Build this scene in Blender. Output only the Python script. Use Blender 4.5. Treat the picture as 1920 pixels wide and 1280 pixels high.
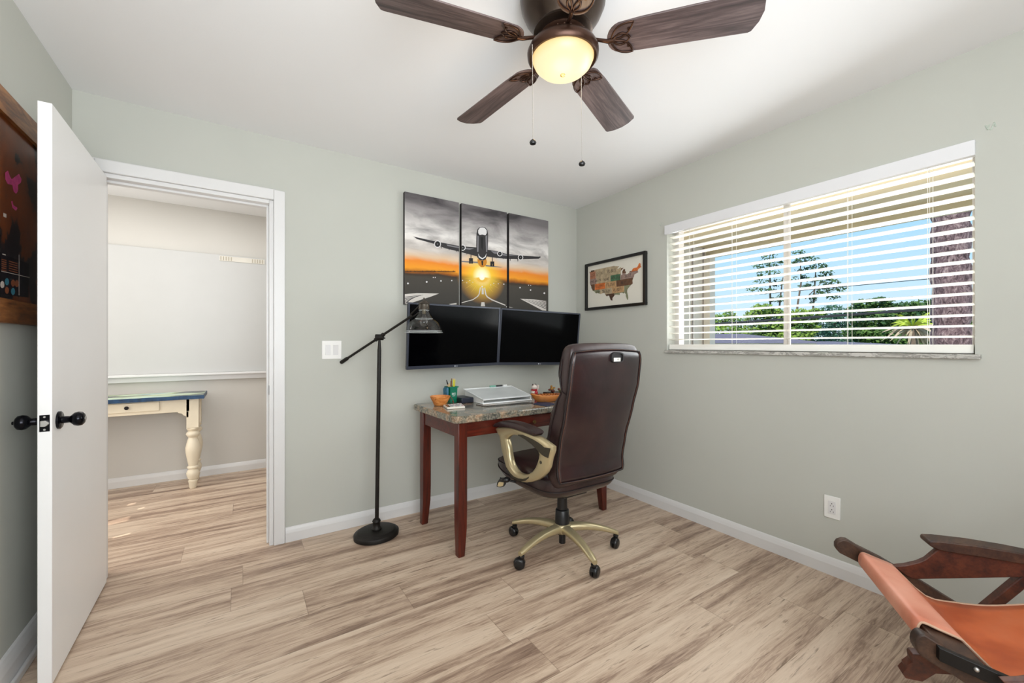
import bpy, bmesh, math, random
from mathutils import Vector, Matrix
random.seed(7)
for o in list(bpy.data.objects): bpy.data.objects.remove(o, do_unlink=True)
SC = bpy.context.scene
COL = SC.collection

# ------------------------------------------------------------------ camera
FPX, HOR, CH, YAW = 777.0, 645.0, 1.203, math.radians(33.2)   # focal length in px, horizon row, camera height
cam = bpy.data.cameras.new('camera'); camo = bpy.data.objects.new('camera', cam); COL.objects.link(camo)
camo.location = (0, 0, CH); camo.rotation_euler = (math.pi/2, 0, -YAW)
cam.sensor_width = 36; cam.lens = FPX/1920*36; cam.shift_y = (HOR-640)/1920; cam.clip_start = .02; cam.clip_end = 300
SC.camera = camo
FW = Vector((math.sin(YAW), math.cos(YAW), 0)); RT = Vector((math.cos(YAW), -math.sin(YAW), 0)); C0 = Vector((0, 0, CH))
def ray(x, y): return FW+RT*((x-960)/FPX)+Vector((0, 0, (HOR-y)/FPX))
def onX(x, y, X): r = ray(x, y); return C0+r*(X/r.x)
def onY(x, y, Y): r = ray(x, y); return C0+r*(Y/r.y)
def onZ(x, y, Z): r = ray(x, y); return C0+r*((Z-CH)/r.z)
def onD(x, y, D): return C0+ray(x, y)*D
def onP(x, y, p, n):
    r = ray(x, y); return C0+r*((p-C0).dot(n)/r.dot(n))

def lin(c):
    c = c/255.0
    return c/12.92 if c <= .04045 else ((c+.055)/1.055)**2.4
def rgb(r, g, b): return (lin(r), lin(g), lin(b), 1)

# ------------------------------------------------------------------ world, sun, exposure, area lights
W = bpy.data.worlds.new('sky'); SC.world = W; W.use_nodes = True
nt = W.node_tree; nt.nodes.clear()
wo = nt.nodes.new('ShaderNodeOutputWorld'); bg = nt.nodes.new('ShaderNodeBackground')
tc = nt.nodes.new('ShaderNodeTexCoord'); sx = nt.nodes.new('ShaderNodeSeparateXYZ'); rp = nt.nodes.new('ShaderNodeValToRGB')
nt.links.new(tc.outputs['Generated'], sx.inputs[0]); nt.links.new(sx.outputs['Z'], rp.inputs[0])
rp.color_ramp.elements[0].position = 0.0; rp.color_ramp.elements[0].color = rgb(222, 243, 255)
rp.color_ramp.elements[1].position = .5; rp.color_ramp.elements[1].color = rgb(120, 190, 245)
e = rp.color_ramp.elements.new(.12); e.color = rgb(198, 235, 255)
e = rp.color_ramp.elements.new(.25); e.color = rgb(165, 220, 252)
nt.links.new(rp.outputs[0], bg.inputs[0]); bg.inputs[1].default_value = 1.02
nt.links.new(bg.outputs[0], wo.inputs[0])

sun = bpy.data.lights.new('sun', 'SUN'); sun.energy = 4.5; sun.angle = math.radians(.3); sun.color = (1, .96, .88)
suno = bpy.data.objects.new('sun', sun); COL.objects.link(suno)
SUND = Vector((.60, .20, -.77)).normalized()
suno.rotation_euler = SUND.to_track_quat('-Z', 'Y').to_euler()

def area(name, loc, target, sx_, sy_, power, col=(1, 1, 1)):
    l = bpy.data.lights.new(name, 'AREA'); l.shape = 'RECTANGLE'; l.size = sx_; l.size_y = sy_; l.energy = power; l.color = col
    o = bpy.data.objects.new(name, l); COL.objects.link(o); o.location = loc
    d = Vector(target)-Vector(loc); o.rotation_euler = d.to_track_quat('-Z', 'Y').to_euler(); return o
area('fill_behind_camera', (.35, -1.2, 1.5), (.55, 3, 1.25), 2.0, 1.6, 38, (.91, .955, 1))  # unseen fill lamp added behind the camera to brighten the room
area('ceiling_bounce_fill', (.0, -.45, 1.45), (.25, .9, 3.0), 1.3, 1.0, 44, (.91, .955, 1))  # added fill lamp aimed upward to lift the ceiling
area('porch_slat_fill', (3.7, 1.15, 1.0), (2.3, 1.15, 1.75), 2.0, 1.2, 56, (1, .985, .95))  # lamp added under the porch to brighten slats, sill and reveals
area('window_daylight', (2.50, 1.15, 1.62), (0, 1.6, 1.35), 1.4, .8, 11, (.90, .955, 1))
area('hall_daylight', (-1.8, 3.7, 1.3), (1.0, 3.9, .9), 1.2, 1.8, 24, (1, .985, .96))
area('hall_ceiling_fill', (-.5, 3.75, 2.40), (-.5, 3.85, 0), 2.2, .9, 18, (1, .99, .965))  # added fill lamp under the hall ceiling, clear of board reflections
SC.cycles.transparent_max_bounces = 24
SC.view_settings.view_transform = 'Standard'; SC.view_settings.look = 'None'
SC.view_settings.exposure = 0.0; SC.view_settings.gamma = 1; SC.view_settings.use_curve_mapping = False

# ------------------------------------------------------------------ materials
def newmat(name):
    m = bpy.data.materials.new(name); m.use_nodes = True
    return m, m.node_tree, m.node_tree.nodes['Principled BSDF']
def N(nt, t, **kw):
    n = nt.nodes.new(t)
    for k, v in kw.items(): setattr(n, k, v)
    return n
def ramp(nt, stops):
    r = nt.nodes.new('ShaderNodeValToRGB'); cr = r.color_ramp
    while len(cr.elements) > 1: cr.elements.remove(cr.elements[-1])
    cr.elements[0].position = stops[0][0]; cr.elements[0].color = stops[0][1]
    for p, c in stops[1:]:
        e = cr.elements.new(p); e.color = c
    return r
def coords(nt, scale=(1, 1, 1), rot=(0, 0, 0), loc=(0, 0, 0)):
    tc = nt.nodes.new('ShaderNodeTexCoord'); mp = nt.nodes.new('ShaderNodeMapping')
    mp.inputs['Scale'].default_value = scale; mp.inputs['Rotation'].default_value = rot; mp.inputs['Location'].default_value = loc
    nt.links.new(tc.outputs['Object'], mp.inputs[0]); return mp
def noise(nt, mp, scale, detail=3, rough=.5, dist=0):
    n = nt.nodes.new('ShaderNodeTexNoise'); n.inputs['Scale'].default_value = scale; n.inputs['Detail'].default_value = detail
    n.inputs['Roughness'].default_value = rough; n.inputs['Distortion'].default_value = dist
    nt.links.new(mp.outputs[0], n.inputs['Vector']); return n
def bump(nt, b, src, strength, dist=.002):
    bm_ = nt.nodes.new('ShaderNodeBump'); bm_.inputs['Strength'].default_value = strength; bm_.inputs['Distance'].default_value = dist
    nt.links.new(src, bm_.inputs['Height']); nt.links.new(bm_.outputs[0], b.inputs['Normal'])
def M(name, c, rough=.5, metal=0.0, spec=.5, var=.06, vs=6.0, bs=0.0, bscale=80, bd=.001, coat=0, stretch=(1, 1, 1)):
    m, nt, b = newmat(name)
    mp = coords(nt, stretch); n = noise(nt, mp, vs, 3)
    c1 = tuple(max(0, x*(1-var)) for x in c[:3])+(1,); c2 = tuple(min(1, x*(1+var)) for x in c[:3])+(1,)
    r = ramp(nt, [(.3, c1), (.7, c2)]); nt.links.new(n.outputs[0], r.inputs[0]); nt.links.new(r.outputs[0], b.inputs['Base Color'])
    b.inputs['Roughness'].default_value = rough; b.inputs['Metallic'].default_value = metal; b.inputs['Specular IOR Level'].default_value = spec
    b.inputs['Coat Weight'].default_value = coat
    if bs:
        n2 = noise(nt, coords(nt), bscale, 3); bump(nt, b, n2.outputs[0], bs, bd)
    return m
def WOOD(name, dark, mid, light, axis='x', scale=6, rough=.4, str_=12, spec=.5, dist=1.2):
    m, nt, b = newmat(name)
    s = {'x': (1/str_, 1, 1), 'y': (1, 1/str_, 1), 'z': (1, 1, 1/str_)}[axis]
    mp = coords(nt, tuple(v*scale for v in s))
    n = noise(nt, mp, 5, 6, .6, dist); n2 = noise(nt, mp, 24, 4, .6, .4)
    mx = N(nt, 'ShaderNodeMath', operation='MULTIPLY_ADD'); nt.links.new(n2.outputs[0], mx.inputs[0]); mx.inputs[1].default_value = .45
    nt.links.new(n.outputs[0], mx.inputs[2])
    r = ramp(nt, [(.5, dark), (.7, mid), (.92, light)]); nt.links.new(mx.outputs[0], r.inputs[0])
    nt.links.new(r.outputs[0], b.inputs['Base Color']); b.inputs['Roughness'].default_value = rough; b.inputs['Specular IOR Level'].default_value = spec
    bump(nt, b, n2.outputs[0], .15, .001); return m

m_sage = M('sage_wall_paint', rgb(192, 193, 185), .85, var=.015, vs=2.5, bs=.15, bscale=160, bd=.0006, spec=.2)
m_hallwall = M('grey_hall_wall_paint', rgb(205, 202, 196), .85, var=.015, vs=2.5, bs=.15, bscale=160, bd=.0006, spec=.2)
m_ceil = M('ceiling_paint', rgb(238, 238, 238), .9, var=.01, vs=1.5, bs=.2, bscale=120, bd=.0008, spec=.1)
m_trim = M('white_trim_paint', rgb(221, 220, 219), .35, var=.012, vs=5, spec=.5)
m_door = M('white_door_paint', rgb(243, 242, 241), .4, var=.012, vs=3)
m_white = M('white_plastic', rgb(235, 234, 230), .3, var=.01)
m_black = M('black_metal', rgb(26, 24, 23), .42, .4, var=.2, vs=20)
m_knob = M('black_knob_metal', rgb(18, 18, 24), .18, .7, var=.1)
m_dark = M('dark_plastic', rgb(20, 20, 22), .35, var=.1)
m_chrome = M('chrome', rgb(215, 215, 215), .15, 1.0, var=.02)
m_steel = M('dull_steel', rgb(190, 188, 185), .35, .9, var=.05)

def floor_mat():
    m, nt, b = newmat('laminate_floor')
    tcn = N(nt, 'ShaderNodeTexCoord'); sp = N(nt, 'ShaderNodeSeparateXYZ'); nt.links.new(tcn.outputs['Object'], sp.inputs[0])
    def mth(op, a, bb=None, c=None):
        n = N(nt, 'ShaderNodeMath', operation=op)
        for i, v in enumerate((a, bb, c)):
            if v is None: continue
            if isinstance(v, (int, float)): n.inputs[i].default_value = v
            else: nt.links.new(v, n.inputs[i])
        return n.outputs[0]
    yy = mth('DIVIDE', mth('SUBTRACT', sp.outputs['Y'], 1.39), .216)
    row = mth('FLOOR', yy); fy = mth('FRACT', yy)
    wn = N(nt, 'ShaderNodeTexWhiteNoise', noise_dimensions='1D'); nt.links.new(row, wn.inputs['W'])
    xx = mth('ADD', mth('DIVIDE', sp.outputs['X'], 1.22), mth('MULTIPLY', wn.outputs['Value'], 7.3))
    colid = mth('FLOOR', xx); fx = mth('FRACT', xx)
    pid = mth('ADD', mth('MULTIPLY', row, 17.13), mth('MULTIPLY', colid, 5.71))
    wn2 = N(nt, 'ShaderNodeTexWhiteNoise', noise_dimensions='1D'); nt.links.new(pid, wn2.inputs['W'])
    cb = N(nt, 'ShaderNodeCombineXYZ')
    nt.links.new(mth('ADD', mth('MULTIPLY', sp.outputs['X'], 1.0), mth('MULTIPLY', wn2.outputs['Value'], 40)), cb.inputs[0])
    nt.links.new(mth('ADD', mth('MULTIPLY', sp.outputs['Y'], 13), mth('MULTIPLY', wn2.outputs['Value'], 23)), cb.inputs[1])
    nt.links.new(wn2.outputs['Value'], cb.inputs[2])
    def nz(scale, det, rg, dist):
        n = N(nt, 'ShaderNodeTexNoise'); n.inputs['Scale'].default_value = scale; n.inputs['Detail'].default_value = det
        n.inputs['Roughness'].default_value = rg; n.inputs['Distortion'].default_value = dist; nt.links.new(cb.outputs[0], n.inputs['Vector']); return n.outputs[0]
    broad = nz(1.0, 3, .5, .45); fine = nz(4.2, 8, .72, 1.1)
    cb2 = N(nt, 'ShaderNodeVectorMath', operation='MULTIPLY'); nt.links.new(cb.outputs[0], cb2.inputs[0]); cb2.inputs[1].default_value = (1.5, 6, 1)
    nf = N(nt, 'ShaderNodeTexNoise'); nf.inputs['Scale'].default_value = 7; nf.inputs['Detail'].default_value = 3; nt.links.new(cb2.outputs[0], nf.inputs['Vector'])
    v = mth('ADD', mth('MULTIPLY', broad, .46), mth('ADD', mth('MULTIPLY', fine, .38), mth('MULTIPLY', nf.outputs[0], .16)))
    v = mth('ADD', v, mth('MULTIPLY', mth('SUBTRACT', wn2.outputs['Value'], .5), .05))
    r = ramp(nt, [(.36, rgb(118, 95, 81)), (.43, rgb(155, 131, 113)), (.485, rgb(184, 160, 139)), (.55, rgb(204, 182, 160)), (.68, rgb(218, 199, 178))])
    nt.links.new(v, r.inputs[0])
    # dark cracks and knots
    vo = N(nt, 'ShaderNodeTexNoise'); vo.inputs['Scale'].default_value = 3.2; vo.inputs['Detail'].default_value = 5; vo.inputs['Distortion'].default_value = 2.2
    cb3 = N(nt, 'ShaderNodeVectorMath', operation='ADD'); nt.links.new(cb.outputs[0], cb3.inputs[0]); cb3.inputs[1].default_value = (31, 7, 3)
    nt.links.new(cb3.outputs[0], vo.inputs['Vector'])
    kr = ramp(nt, [(.0, (0, 0, 0, 1)), (.62, (0, 0, 0, 1)), (.72, (1, 1, 1, 1))]); nt.links.new(vo.outputs[0], kr.inputs[0])
    mx = N(nt, 'ShaderNodeMix', data_type='RGBA'); nt.links.new(mth('MULTIPLY', kr.outputs[0], .75), mx.inputs[0]); nt.links.new(r.outputs[0], mx.inputs[6])
    mx.inputs[7].default_value = rgb(105, 84, 68)
    fl = N(nt, 'ShaderNodeTexNoise'); fl.inputs['Scale'].default_value = 6; fl.inputs['Detail'].default_value = 4; fl.inputs['Roughness'].default_value = .6; fl.inputs['Distortion'].default_value = .6
    cb4 = N(nt, 'ShaderNodeVectorMath', operation='MULTIPLY'); nt.links.new(cb3.outputs[0], cb4.inputs[0]); cb4.inputs[1].default_value = (1.2, .9, 1); nt.links.new(cb4.outputs[0], fl.inputs['Vector'])
    fr_ = ramp(nt, [(0, (0, 0, 0, 1)), (.60, (0, 0, 0, 1)), (.68, (1, 1, 1, 1))]); nt.links.new(fl.outputs[0], fr_.inputs[0])
    mxf = N(nt, 'ShaderNodeMix', data_type='RGBA'); nt.links.new(mth('MULTIPLY', fr_.outputs[0], .5), mxf.inputs[0]); nt.links.new(mx.outputs[2], mxf.inputs[6]); mxf.inputs[7].default_value = rgb(112, 88, 70)
    mx = mxf
    # seams
    s1 = mth('LESS_THAN', fy, .010); s2 = mth('LESS_THAN', fx, .0022)
    seam = mth('MULTIPLY', mth('MAXIMUM', s1, s2), .45)
    mx2 = N(nt, 'ShaderNodeMix', data_type='RGBA'); nt.links.new(seam, mx2.inputs[0]); nt.links.new(mx.outputs[2], mx2.inputs[6]); mx2.inputs[7].default_value = rgb(100, 82, 66)
    nt.links.new(mx2.outputs[2], b.inputs['Base Color'])
    b.inputs['Roughness'].default_value = .42; b.inputs['Specular IOR Level'].default_value = .35
    bump(nt, b, nf.outputs[0], .12, .001); return m
m_floor = floor_mat()

m_desk = WOOD('cherry_wood', rgb(38, 13, 9), rgb(74, 24, 14), rgb(96, 34, 20), 'z', 5, .3, 10)
m_deskx = WOOD('cherry_wood_rail', rgb(42, 14, 9), rgb(80, 25, 14), rgb(100, 34, 20), 'x', 5, .3, 10)
m_teak = WOOD('dark_teak', rgb(38, 24, 17), rgb(60, 39, 28), rgb(82, 56, 40), 'x', 5, .5, 3, dist=.3)
m_teakred = WOOD('red_teak', rgb(40, 18, 11), rgb(72, 34, 20), rgb(94, 48, 28), 'x', 5, .45, 3, dist=.3)
m_blade = WOOD('walnut_blade', rgb(48, 38, 38), rgb(78, 64, 63), rgb(108, 92, 90), 'x', 7, .45, 14)
m_bowl = WOOD('turned_bowl_wood', rgb(176, 96, 40), rgb(208, 128, 62), rgb(226, 158, 92), 'x', 9, .35, 4)
m_picframe = WOOD('stained_pine_frame', rgb(74, 40, 18), rgb(122, 74, 36), rgb(160, 108, 60), 'y', 5, .4, 6)

def granite():
    m, nt, b = newmat('speckled_stone'); mp = coords(nt)
    n1 = noise(nt, mp, 11, 4, .6, .8); n2 = noise(nt, mp, 85, 4, .7, .4)
    r1 = ramp(nt, [(.38, rgb(48, 54, 50)), (.47, rgb(92, 96, 84)), (.54, rgb(120, 108, 88)), (.63, rgb(168, 134, 102))]); nt.links.new(n1.outputs[0], r1.inputs[0])
    r2 = ramp(nt, [(.36, rgb(40, 34, 32)), (.5, rgb(150, 140, 128)), (.62, rgb(225, 208, 185))]); nt.links.new(n2.outputs[0], r2.inputs[0])
    mx = N(nt, 'ShaderNodeMix', data_type='RGBA'); mx.inputs[0].default_value = .34
    nt.links.new(r1.outputs[0], mx.inputs[6]); nt.links.new(r2.outputs[0], mx.inputs[7]); nt.links.new(mx.outputs[2], b.inputs['Base Color'])
    b.inputs['Roughness'].default_value = .12; b.inputs['Specular IOR Level'].default_value = .6; return m
m_stone = granite()
def marble():
    m, nt, b = newmat('grey_marble'); mp = coords(nt, (1, 1, 3)); n1 = noise(nt, mp, 6, 6, .7, 2.5)
    r1 = ramp(nt, [(.42, rgb(190, 188, 182)), (.5, rgb(130, 128, 122)), (.56, rgb(200, 198, 192))]); nt.links.new(n1.outputs[0], r1.inputs[0])
    nt.links.new(r1.outputs[0], b.inputs['Base Color']); b.inputs['Roughness'].default_value = .3; return m
m_marble = marble()
def leather(name, c1, c2, c3, rough=.32):
    m, nt, b = newmat(name); mp = coords(nt); n1 = noise(nt, mp, 5, 3, .5); n2 = noise(nt, mp, 220, 3, .6); n3 = noise(nt, mp, 14, 4, .6, .5)
    r1 = ramp(nt, [(.35, c1), (.5, c2), (.66, c3)]); nt.links.new(n1.outputs[0], r1.inputs[0]); nt.links.new(r1.outputs[0], b.inputs['Base Color'])
    b.inputs['Roughness'].default_value = rough; b.inputs['Specular IOR Level'].default_value = .6
    ad = N(nt, 'ShaderNodeMath', operation='MULTIPLY_ADD'); nt.links.new(n2.outputs[0], ad.inputs[0]); ad.inputs[1].default_value = .08; nt.links.new(n3.outputs[0], ad.inputs[2])
    bump(nt, b, ad.outputs[0], .25, .006); return m
m_brown = leather('brown_bonded_leather', rgb(28, 14, 18), rgb(36, 19, 23), rgb(46, 26, 27), .27)
m_brownd = leather('brown_leather_gusset', rgb(38, 22, 23), rgb(47, 30, 30), rgb(56, 38, 36), .36)
for m__ in (m_brown,):
    m__.node_tree.nodes['Principled BSDF'].inputs['Coat Weight'].default_value = .4; m__.node_tree.nodes['Principled BSDF'].inputs['Coat Roughness'].default_value = .28
m_seam = M('dark_seam', rgb(26, 15, 15), .6)
m_stitch = M('brown_thread', rgb(104, 66, 50), .6)
m_gold = M('champagne_metal', rgb(190, 175, 138), .3, .55, var=.04, vs=8)
m_olive = M('olive_insert', rgb(48, 42, 28), .4)
m_tan = leather('orange_saddle_leather', rgb(178, 82, 38), rgb(205, 104, 56), rgb(216, 122, 78), .45)
m_tanwrap = leather('pink_tan_leather_wrap', rgb(196, 118, 92), rgb(212, 140, 114), rgb(222, 156, 132), .45)
m_edge = M('raw_leather_edge', rgb(200, 165, 140), .8)
m_bronze = M('oil_rubbed_bronze', rgb(66, 44, 33), .32, .7, var=.2, vs=12)
m_bronzed = M('dark_bronze_housing', rgb(70, 58, 50), .3, .8, var=.15, vs=5)
m_cream = M('cream_table_paint', rgb(232, 220, 196), .5, var=.03, vs=12)
m_lampb = M('dark_bronze_lamp_metal', rgb(32, 29, 26), .5, .5, var=.15, vs=15)

def emis(name, c, s, rough=.3):
    m, nt, b = newmat(name); mp = coords(nt); n = noise(nt, mp, 9, 2)
    r = ramp(nt, [(.3, tuple(v*.92 for v in c[:3])+(1,)), (.7, c)]); nt.links.new(n.outputs[0], r.inputs[0])
    nt.links.new(r.outputs[0], b.inputs['Emission Color']); b.inputs['Emission Strength'].default_value = s
    b.inputs['Base Color'].default_value = (.8, .75, .6, 1); b.inputs['Roughness'].default_value = rough; return m
def bowlmat():
    m, nt, b = newmat('lit_frosted_glass'); tcn = N(nt, 'ShaderNodeTexCoord'); sp = N(nt, 'ShaderNodeSeparateXYZ'); nt.links.new(tcn.outputs['Object'], sp.inputs[0])
    mr = N(nt, 'ShaderNodeMapRange'); mr.inputs['From Min'].default_value = 2.16; mr.inputs['From Max'].default_value = 2.225; nt.links.new(sp.outputs['Z'], mr.inputs[0])
    r = ramp(nt, [(0, rgb(255, 240, 196)), (.45, rgb(255, 238, 186)), (.8, rgb(255, 222, 150)), (1, rgb(246, 190, 110))]); nt.links.new(mr.outputs[0], r.inputs[0])
    nt.links.new(r.outputs[0], b.inputs['Emission Color']); b.inputs['Emission Strength'].default_value = .93; b.inputs['Base Color'].default_value = (.12, .1, .07, 1); b.inputs['Roughness'].default_value = .4; return m
m_bowlglass = bowlmat()
def glass(name, tint=(1, 1, 1, 1), rough=0.0, thin=True, refl=.06, fac=.08):
    m = bpy.data.materials.new(name); m.use_nodes = True; nt = m.node_tree; nt.nodes.clear()
    o = N(nt, 'ShaderNodeOutputMaterial'); t = N(nt, 'ShaderNodeBsdfTransparent'); g = N(nt, 'ShaderNodeBsdfGlossy'); mx = N(nt, 'ShaderNodeMixShader')
    fr = N(nt, 'ShaderNodeLayerWeight'); fr.inputs[0].default_value = .25
    ml = N(nt, 'ShaderNodeMath', operation='MULTIPLY_ADD'); nt.links.new(fr.outputs['Facing'], ml.inputs[0]); ml.inputs[1].default_value = fac; ml.inputs[2].default_value = refl
    t.inputs[0].default_value = tint; g.inputs['Roughness'].default_value = rough+.02; nt.links.new(ml.outputs[0], mx.inputs[0])
    nt.links.new(t.outputs[0], mx.inputs[1]); nt.links.new(g.outputs[0], mx.inputs[2]); nt.links.new(mx.outputs[0], o.inputs[0]); return m
m_pane = glass('window_glass', refl=.0)
m_shade = glass('clear_shade_glass', (.97, .98, .98, 1), .05, refl=.03, fac=.22)
m_slat = M('blind_slat', rgb(250, 247, 238), .45, var=.005)
def slatmat():
    m, nt, b = newmat('white_faux_wood_slat'); mp = coords(nt, (1, .05, 1)); n = noise(nt, mp, 30, 3)
    r = ramp(nt, [(.3, rgb(250, 247, 238)), (.7, rgb(254, 252, 246))]); nt.links.new(n.outputs[0], r.inputs[0]); nt.links.new(r.outputs[0], b.inputs['Base Color'])
    b.inputs['Roughness'].default_value = .4; return m
m_slat = slatmat()

# ------------------------------------------------------------------ mesh builder
class MB:
    def __init__(s): s.v = []; s.f = []; s.mi = []; s.sm = []
    def add(s, vs, fs, mi=0, smooth=False):
        b = len(s.v); s.v += [Vector(p) for p in vs]
        for f in fs: s.f.append([b+i for i in f]); s.mi.append(mi); s.sm.append(smooth)
        return s
    def box(s, lo, hi, mi=0, T=None):
        x0, y0, z0 = lo; x1, y1, z1 = hi
        vs = [Vector(p) for p in ((x0,y0,z0),(x1,y0,z0),(x1,y1,z0),(x0,y1,z0),(x0,y0,z1),(x1,y0,z1),(x1,y1,z1),(x0,y1,z1))]
        if T: vs = [T(p) for p in vs]
        return s.add(vs, [(0,3,2,1),(4,5,6,7),(0,1,5,4),(1,2,6,5),(2,3,7,6),(3,0,4,7)], mi)
    def loft(s, rings, mi=0, smooth=True, cap=True, closed=True):
        n = len(rings[0]); vs = [p for r in rings for p in r]; fs = []
        for i in range(len(rings)-1):
            for j in range(n if closed else n-1):
                k = (j+1) % n; fs.append((i*n+j, i*n+k, (i+1)*n+k, (i+1)*n+j))
        s.add(vs, fs, mi, smooth)
        if cap:
            s.add(rings[0], [tuple(reversed(range(n)))], mi, False); s.add(rings[-1], [tuple(range(n))], mi, False)
        return s
    def tube(s, pts, r, n=10, mi=0, cap=True, closed=False):
        pts = [Vector(p) for p in pts]; R = r if isinstance(r, (list, tuple)) else [r]*len(pts)
        rings = []; up = None; m = len(pts)
        for i, p in enumerate(pts):
            if closed: t = (pts[(i+1) % m]-pts[i-1])
            else: t = (pts[min(i+1, m-1)]-pts[max(i-1, 0)])
            t.normalize()
            if up is None: up = Vector((0, 0, 1)) if abs(t.z) < .9 else Vector((1, 0, 0))
            a = t.cross(up); a.normalize(); b2 = a.cross(t); up = b2
            rings.append([p+(a*math.cos(2*math.pi*k/n)+b2*math.sin(2*math.pi*k/n))*R[i] for k in range(n)])
        if closed: rings.append(rings[0]); cap = False
        return s.loft(rings, mi, True, cap)
    def lathe(s, c, prof, n=32, mi=0, axis='z', cap=True, T=None):
        c = Vector(c); rings = []
        for r, h in prof:
            ring = []
            for k in range(n):
                a = 2*math.pi*k/n; x, y = r*math.cos(a), r*math.sin(a)
                p = {'z': Vector((x, y, h)), 'x': Vector((h, x, y)), 'y': Vector((y, h, x))}[axis]
                ring.append(T(c+p) if T else c+p)
            rings.append(ring)
        return s.loft(rings, mi, True, cap)
    def prism(s, poly, d, mi=0, smooth=False):
        d = Vector(d); n = len(poly); poly = [Vector(p) for p in poly]
        s.add(poly, [tuple(reversed(range(n)))], mi, smooth); s.add([p+d for p in poly], [tuple(range(n))], mi, smooth)
        s.add(poly+[p+d for p in poly], [(i, (i+1) % n, n+(i+1) % n, n+i) for i in range(n)], mi, smooth); return s
    def ball(s, c, r, nu=16, nv=10, mi=0, sc=(1, 1, 1)):
        c = Vector(c); rings = []
        for i in range(1, nv):
            th = math.pi*i/nv
            rings.append([c+Vector((r*sc[0]*math.sin(th)*math.cos(2*math.pi*k/nu), r*sc[1]*math.sin(th)*math.sin(2*math.pi*k/nu), -r*sc[2]*math.cos(th))) for k in range(nu)])
        s.loft(rings, mi, True, False)
        b = [c+Vector((0, 0, -r*sc[2]))]+rings[0]; s.add(b, [(0, 1+(k+1) % nu, 1+k) for k in range(nu)], mi, True)
        t = [c+Vector((0, 0, r*sc[2]))]+rings[-1]; s.add(t, [(0, 1+k, 1+(k+1) % nu) for k in range(nu)], mi, True)
        return s
    def build(s, name, mats, parent=None, bevel=0, seg=2, sub=0, origin=None, weld=False, fixn=True, ang=40):
        me = bpy.data.meshes.new(name)
        off = Vector(origin) if origin is not None else Vector((0, 0, 0))
        me.from_pydata([p-off for p in s.v], [], s.f)
        if not isinstance(mats, (list, tuple)): mats = [mats]
        for m in mats: me.materials.append(m)
        for p, mi, sm in zip(me.polygons, s.mi, s.sm): p.material_index = mi; p.use_smooth = sm
        bm = bmesh.new(); bm.from_mesh(me); bmesh.ops.remove_doubles(bm, verts=bm.verts, dist=.00001)
        if fixn: bmesh.ops.recalc_face_normals(bm, faces=bm.faces)
        bm.to_mesh(me); bm.free()
        o = bpy.data.objects.new(name, me); COL.objects.link(o)
        if origin is not None: o.location = off
        if parent is not None:
            o.parent = parent
            o.location = o.location - wloc(parent)
        if bevel:
            bv = o.modifiers.new('bevel', 'BEVEL'); bv.width = bevel; bv.segments = seg; bv.limit_method = 'ANGLE'; bv.angle_limit = math.radians(ang)
            for p in me.polygons: p.use_smooth = True
            try: me.set_sharp_from_angle(angle=math.radians(60))
            except Exception: pass
        elif any(s.sm):
            try: me.set_sharp_from_angle(angle=math.radians(50))
            except Exception: pass
        if sub:
            sb = o.modifiers.new('sub', 'SUBSURF'); sb.levels = sub; sb.render_levels = sub
        return o
def wloc(o):
    v = Vector(o.location)
    while o.parent: o = o.parent; v += Vector(o.location)
    return v
def thing(name, label, cat, loc=(0, 0, 0), group=None):
    o = bpy.data.objects.new(name, None); COL.objects.link(o); o.location = loc; o.empty_display_size = .05
    return tag(o, label, cat, group)
def tag(o, label, cat, group=None):
    o['label'] = label; o['category'] = cat
    if group: o['group'] = group
    return o
def struct(o): o['kind'] = 'structure'; return o
def text_mesh(body, size, place, mb, mi, depth=0.0003, align='CENTER'):
    """letters as flat polygons; place maps (u,v) to world"""
    cu = bpy.data.curves.new('t', 'FONT'); cu.body = body; cu.size = size; cu.align_x = align; cu.align_y = 'CENTER'
    cu.resolution_u = 3
    ob = bpy.data.objects.new('t', cu); COL.objects.link(ob)
    dg = bpy.context.evaluated_depsgraph_get(); me = bpy.data.meshes.new_from_object(ob.evaluated_get(dg))
    mb.add([place(v.co.x, v.co.y) for v in me.vertices], [tuple(p.vertices) for p in me.polygons], mi)
    bpy.data.objects.remove(ob, do_unlink=True); bpy.data.curves.remove(cu); bpy.data.meshes.remove(me)
def clip(poly, u0, v0, u1, v1):
    def cl(p, ins, isec):
        out = []
        for i in range(len(p)):
            a, b = p[i-1], p[i]
            if ins(b):
                if not ins(a): out.append(isec(a, b))
                out.append(b)
            elif ins(a): out.append(isec(a, b))
        return out
    def ix(c): return lambda a, b: (c, a[1]+(b[1]-a[1])*(c-a[0])/(b[0]-a[0]))
    def iy(c): return lambda a, b: (a[0]+(b[0]-a[0])*(c-a[1])/(b[1]-a[1]), c)
    for f, g in ((lambda p: p[0] >= u0, ix(u0)), (lambda p: p[0] <= u1, ix(u1)), (lambda p: p[1] >= v0, iy(v0)), (lambda p: p[1] <= v1, iy(v1))):
        if not poly: return []
        poly = cl(poly, f, g)
    return poly

# ------------------------------------------------------------------ room shell
XW, YW, XL, YB, ZC = 2.584, 2.864, -.688, -1.35, 2.444
YH0, YH1 = 2.984, 4.71            # hall
HX0, HX1 = -2.0, 1.6
DX0, DX1, DZ = -.605, .160, 2.062  # door opening
WY0, WY1, WZ0, WZ1 = .392, 1.898, 1.160, 2.058
XO = 2.784                         # outer face of window wall
struct(MB().box((HX0-.1, YB-.1, -.05), (XO, YH1+.1, 0)).build('floor', m_floor))
struct(MB().box((HX0-.1, YB-.1, ZC), (XO, YH1+.1, ZC+.1)).build('ceiling', m_ceil))
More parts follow.
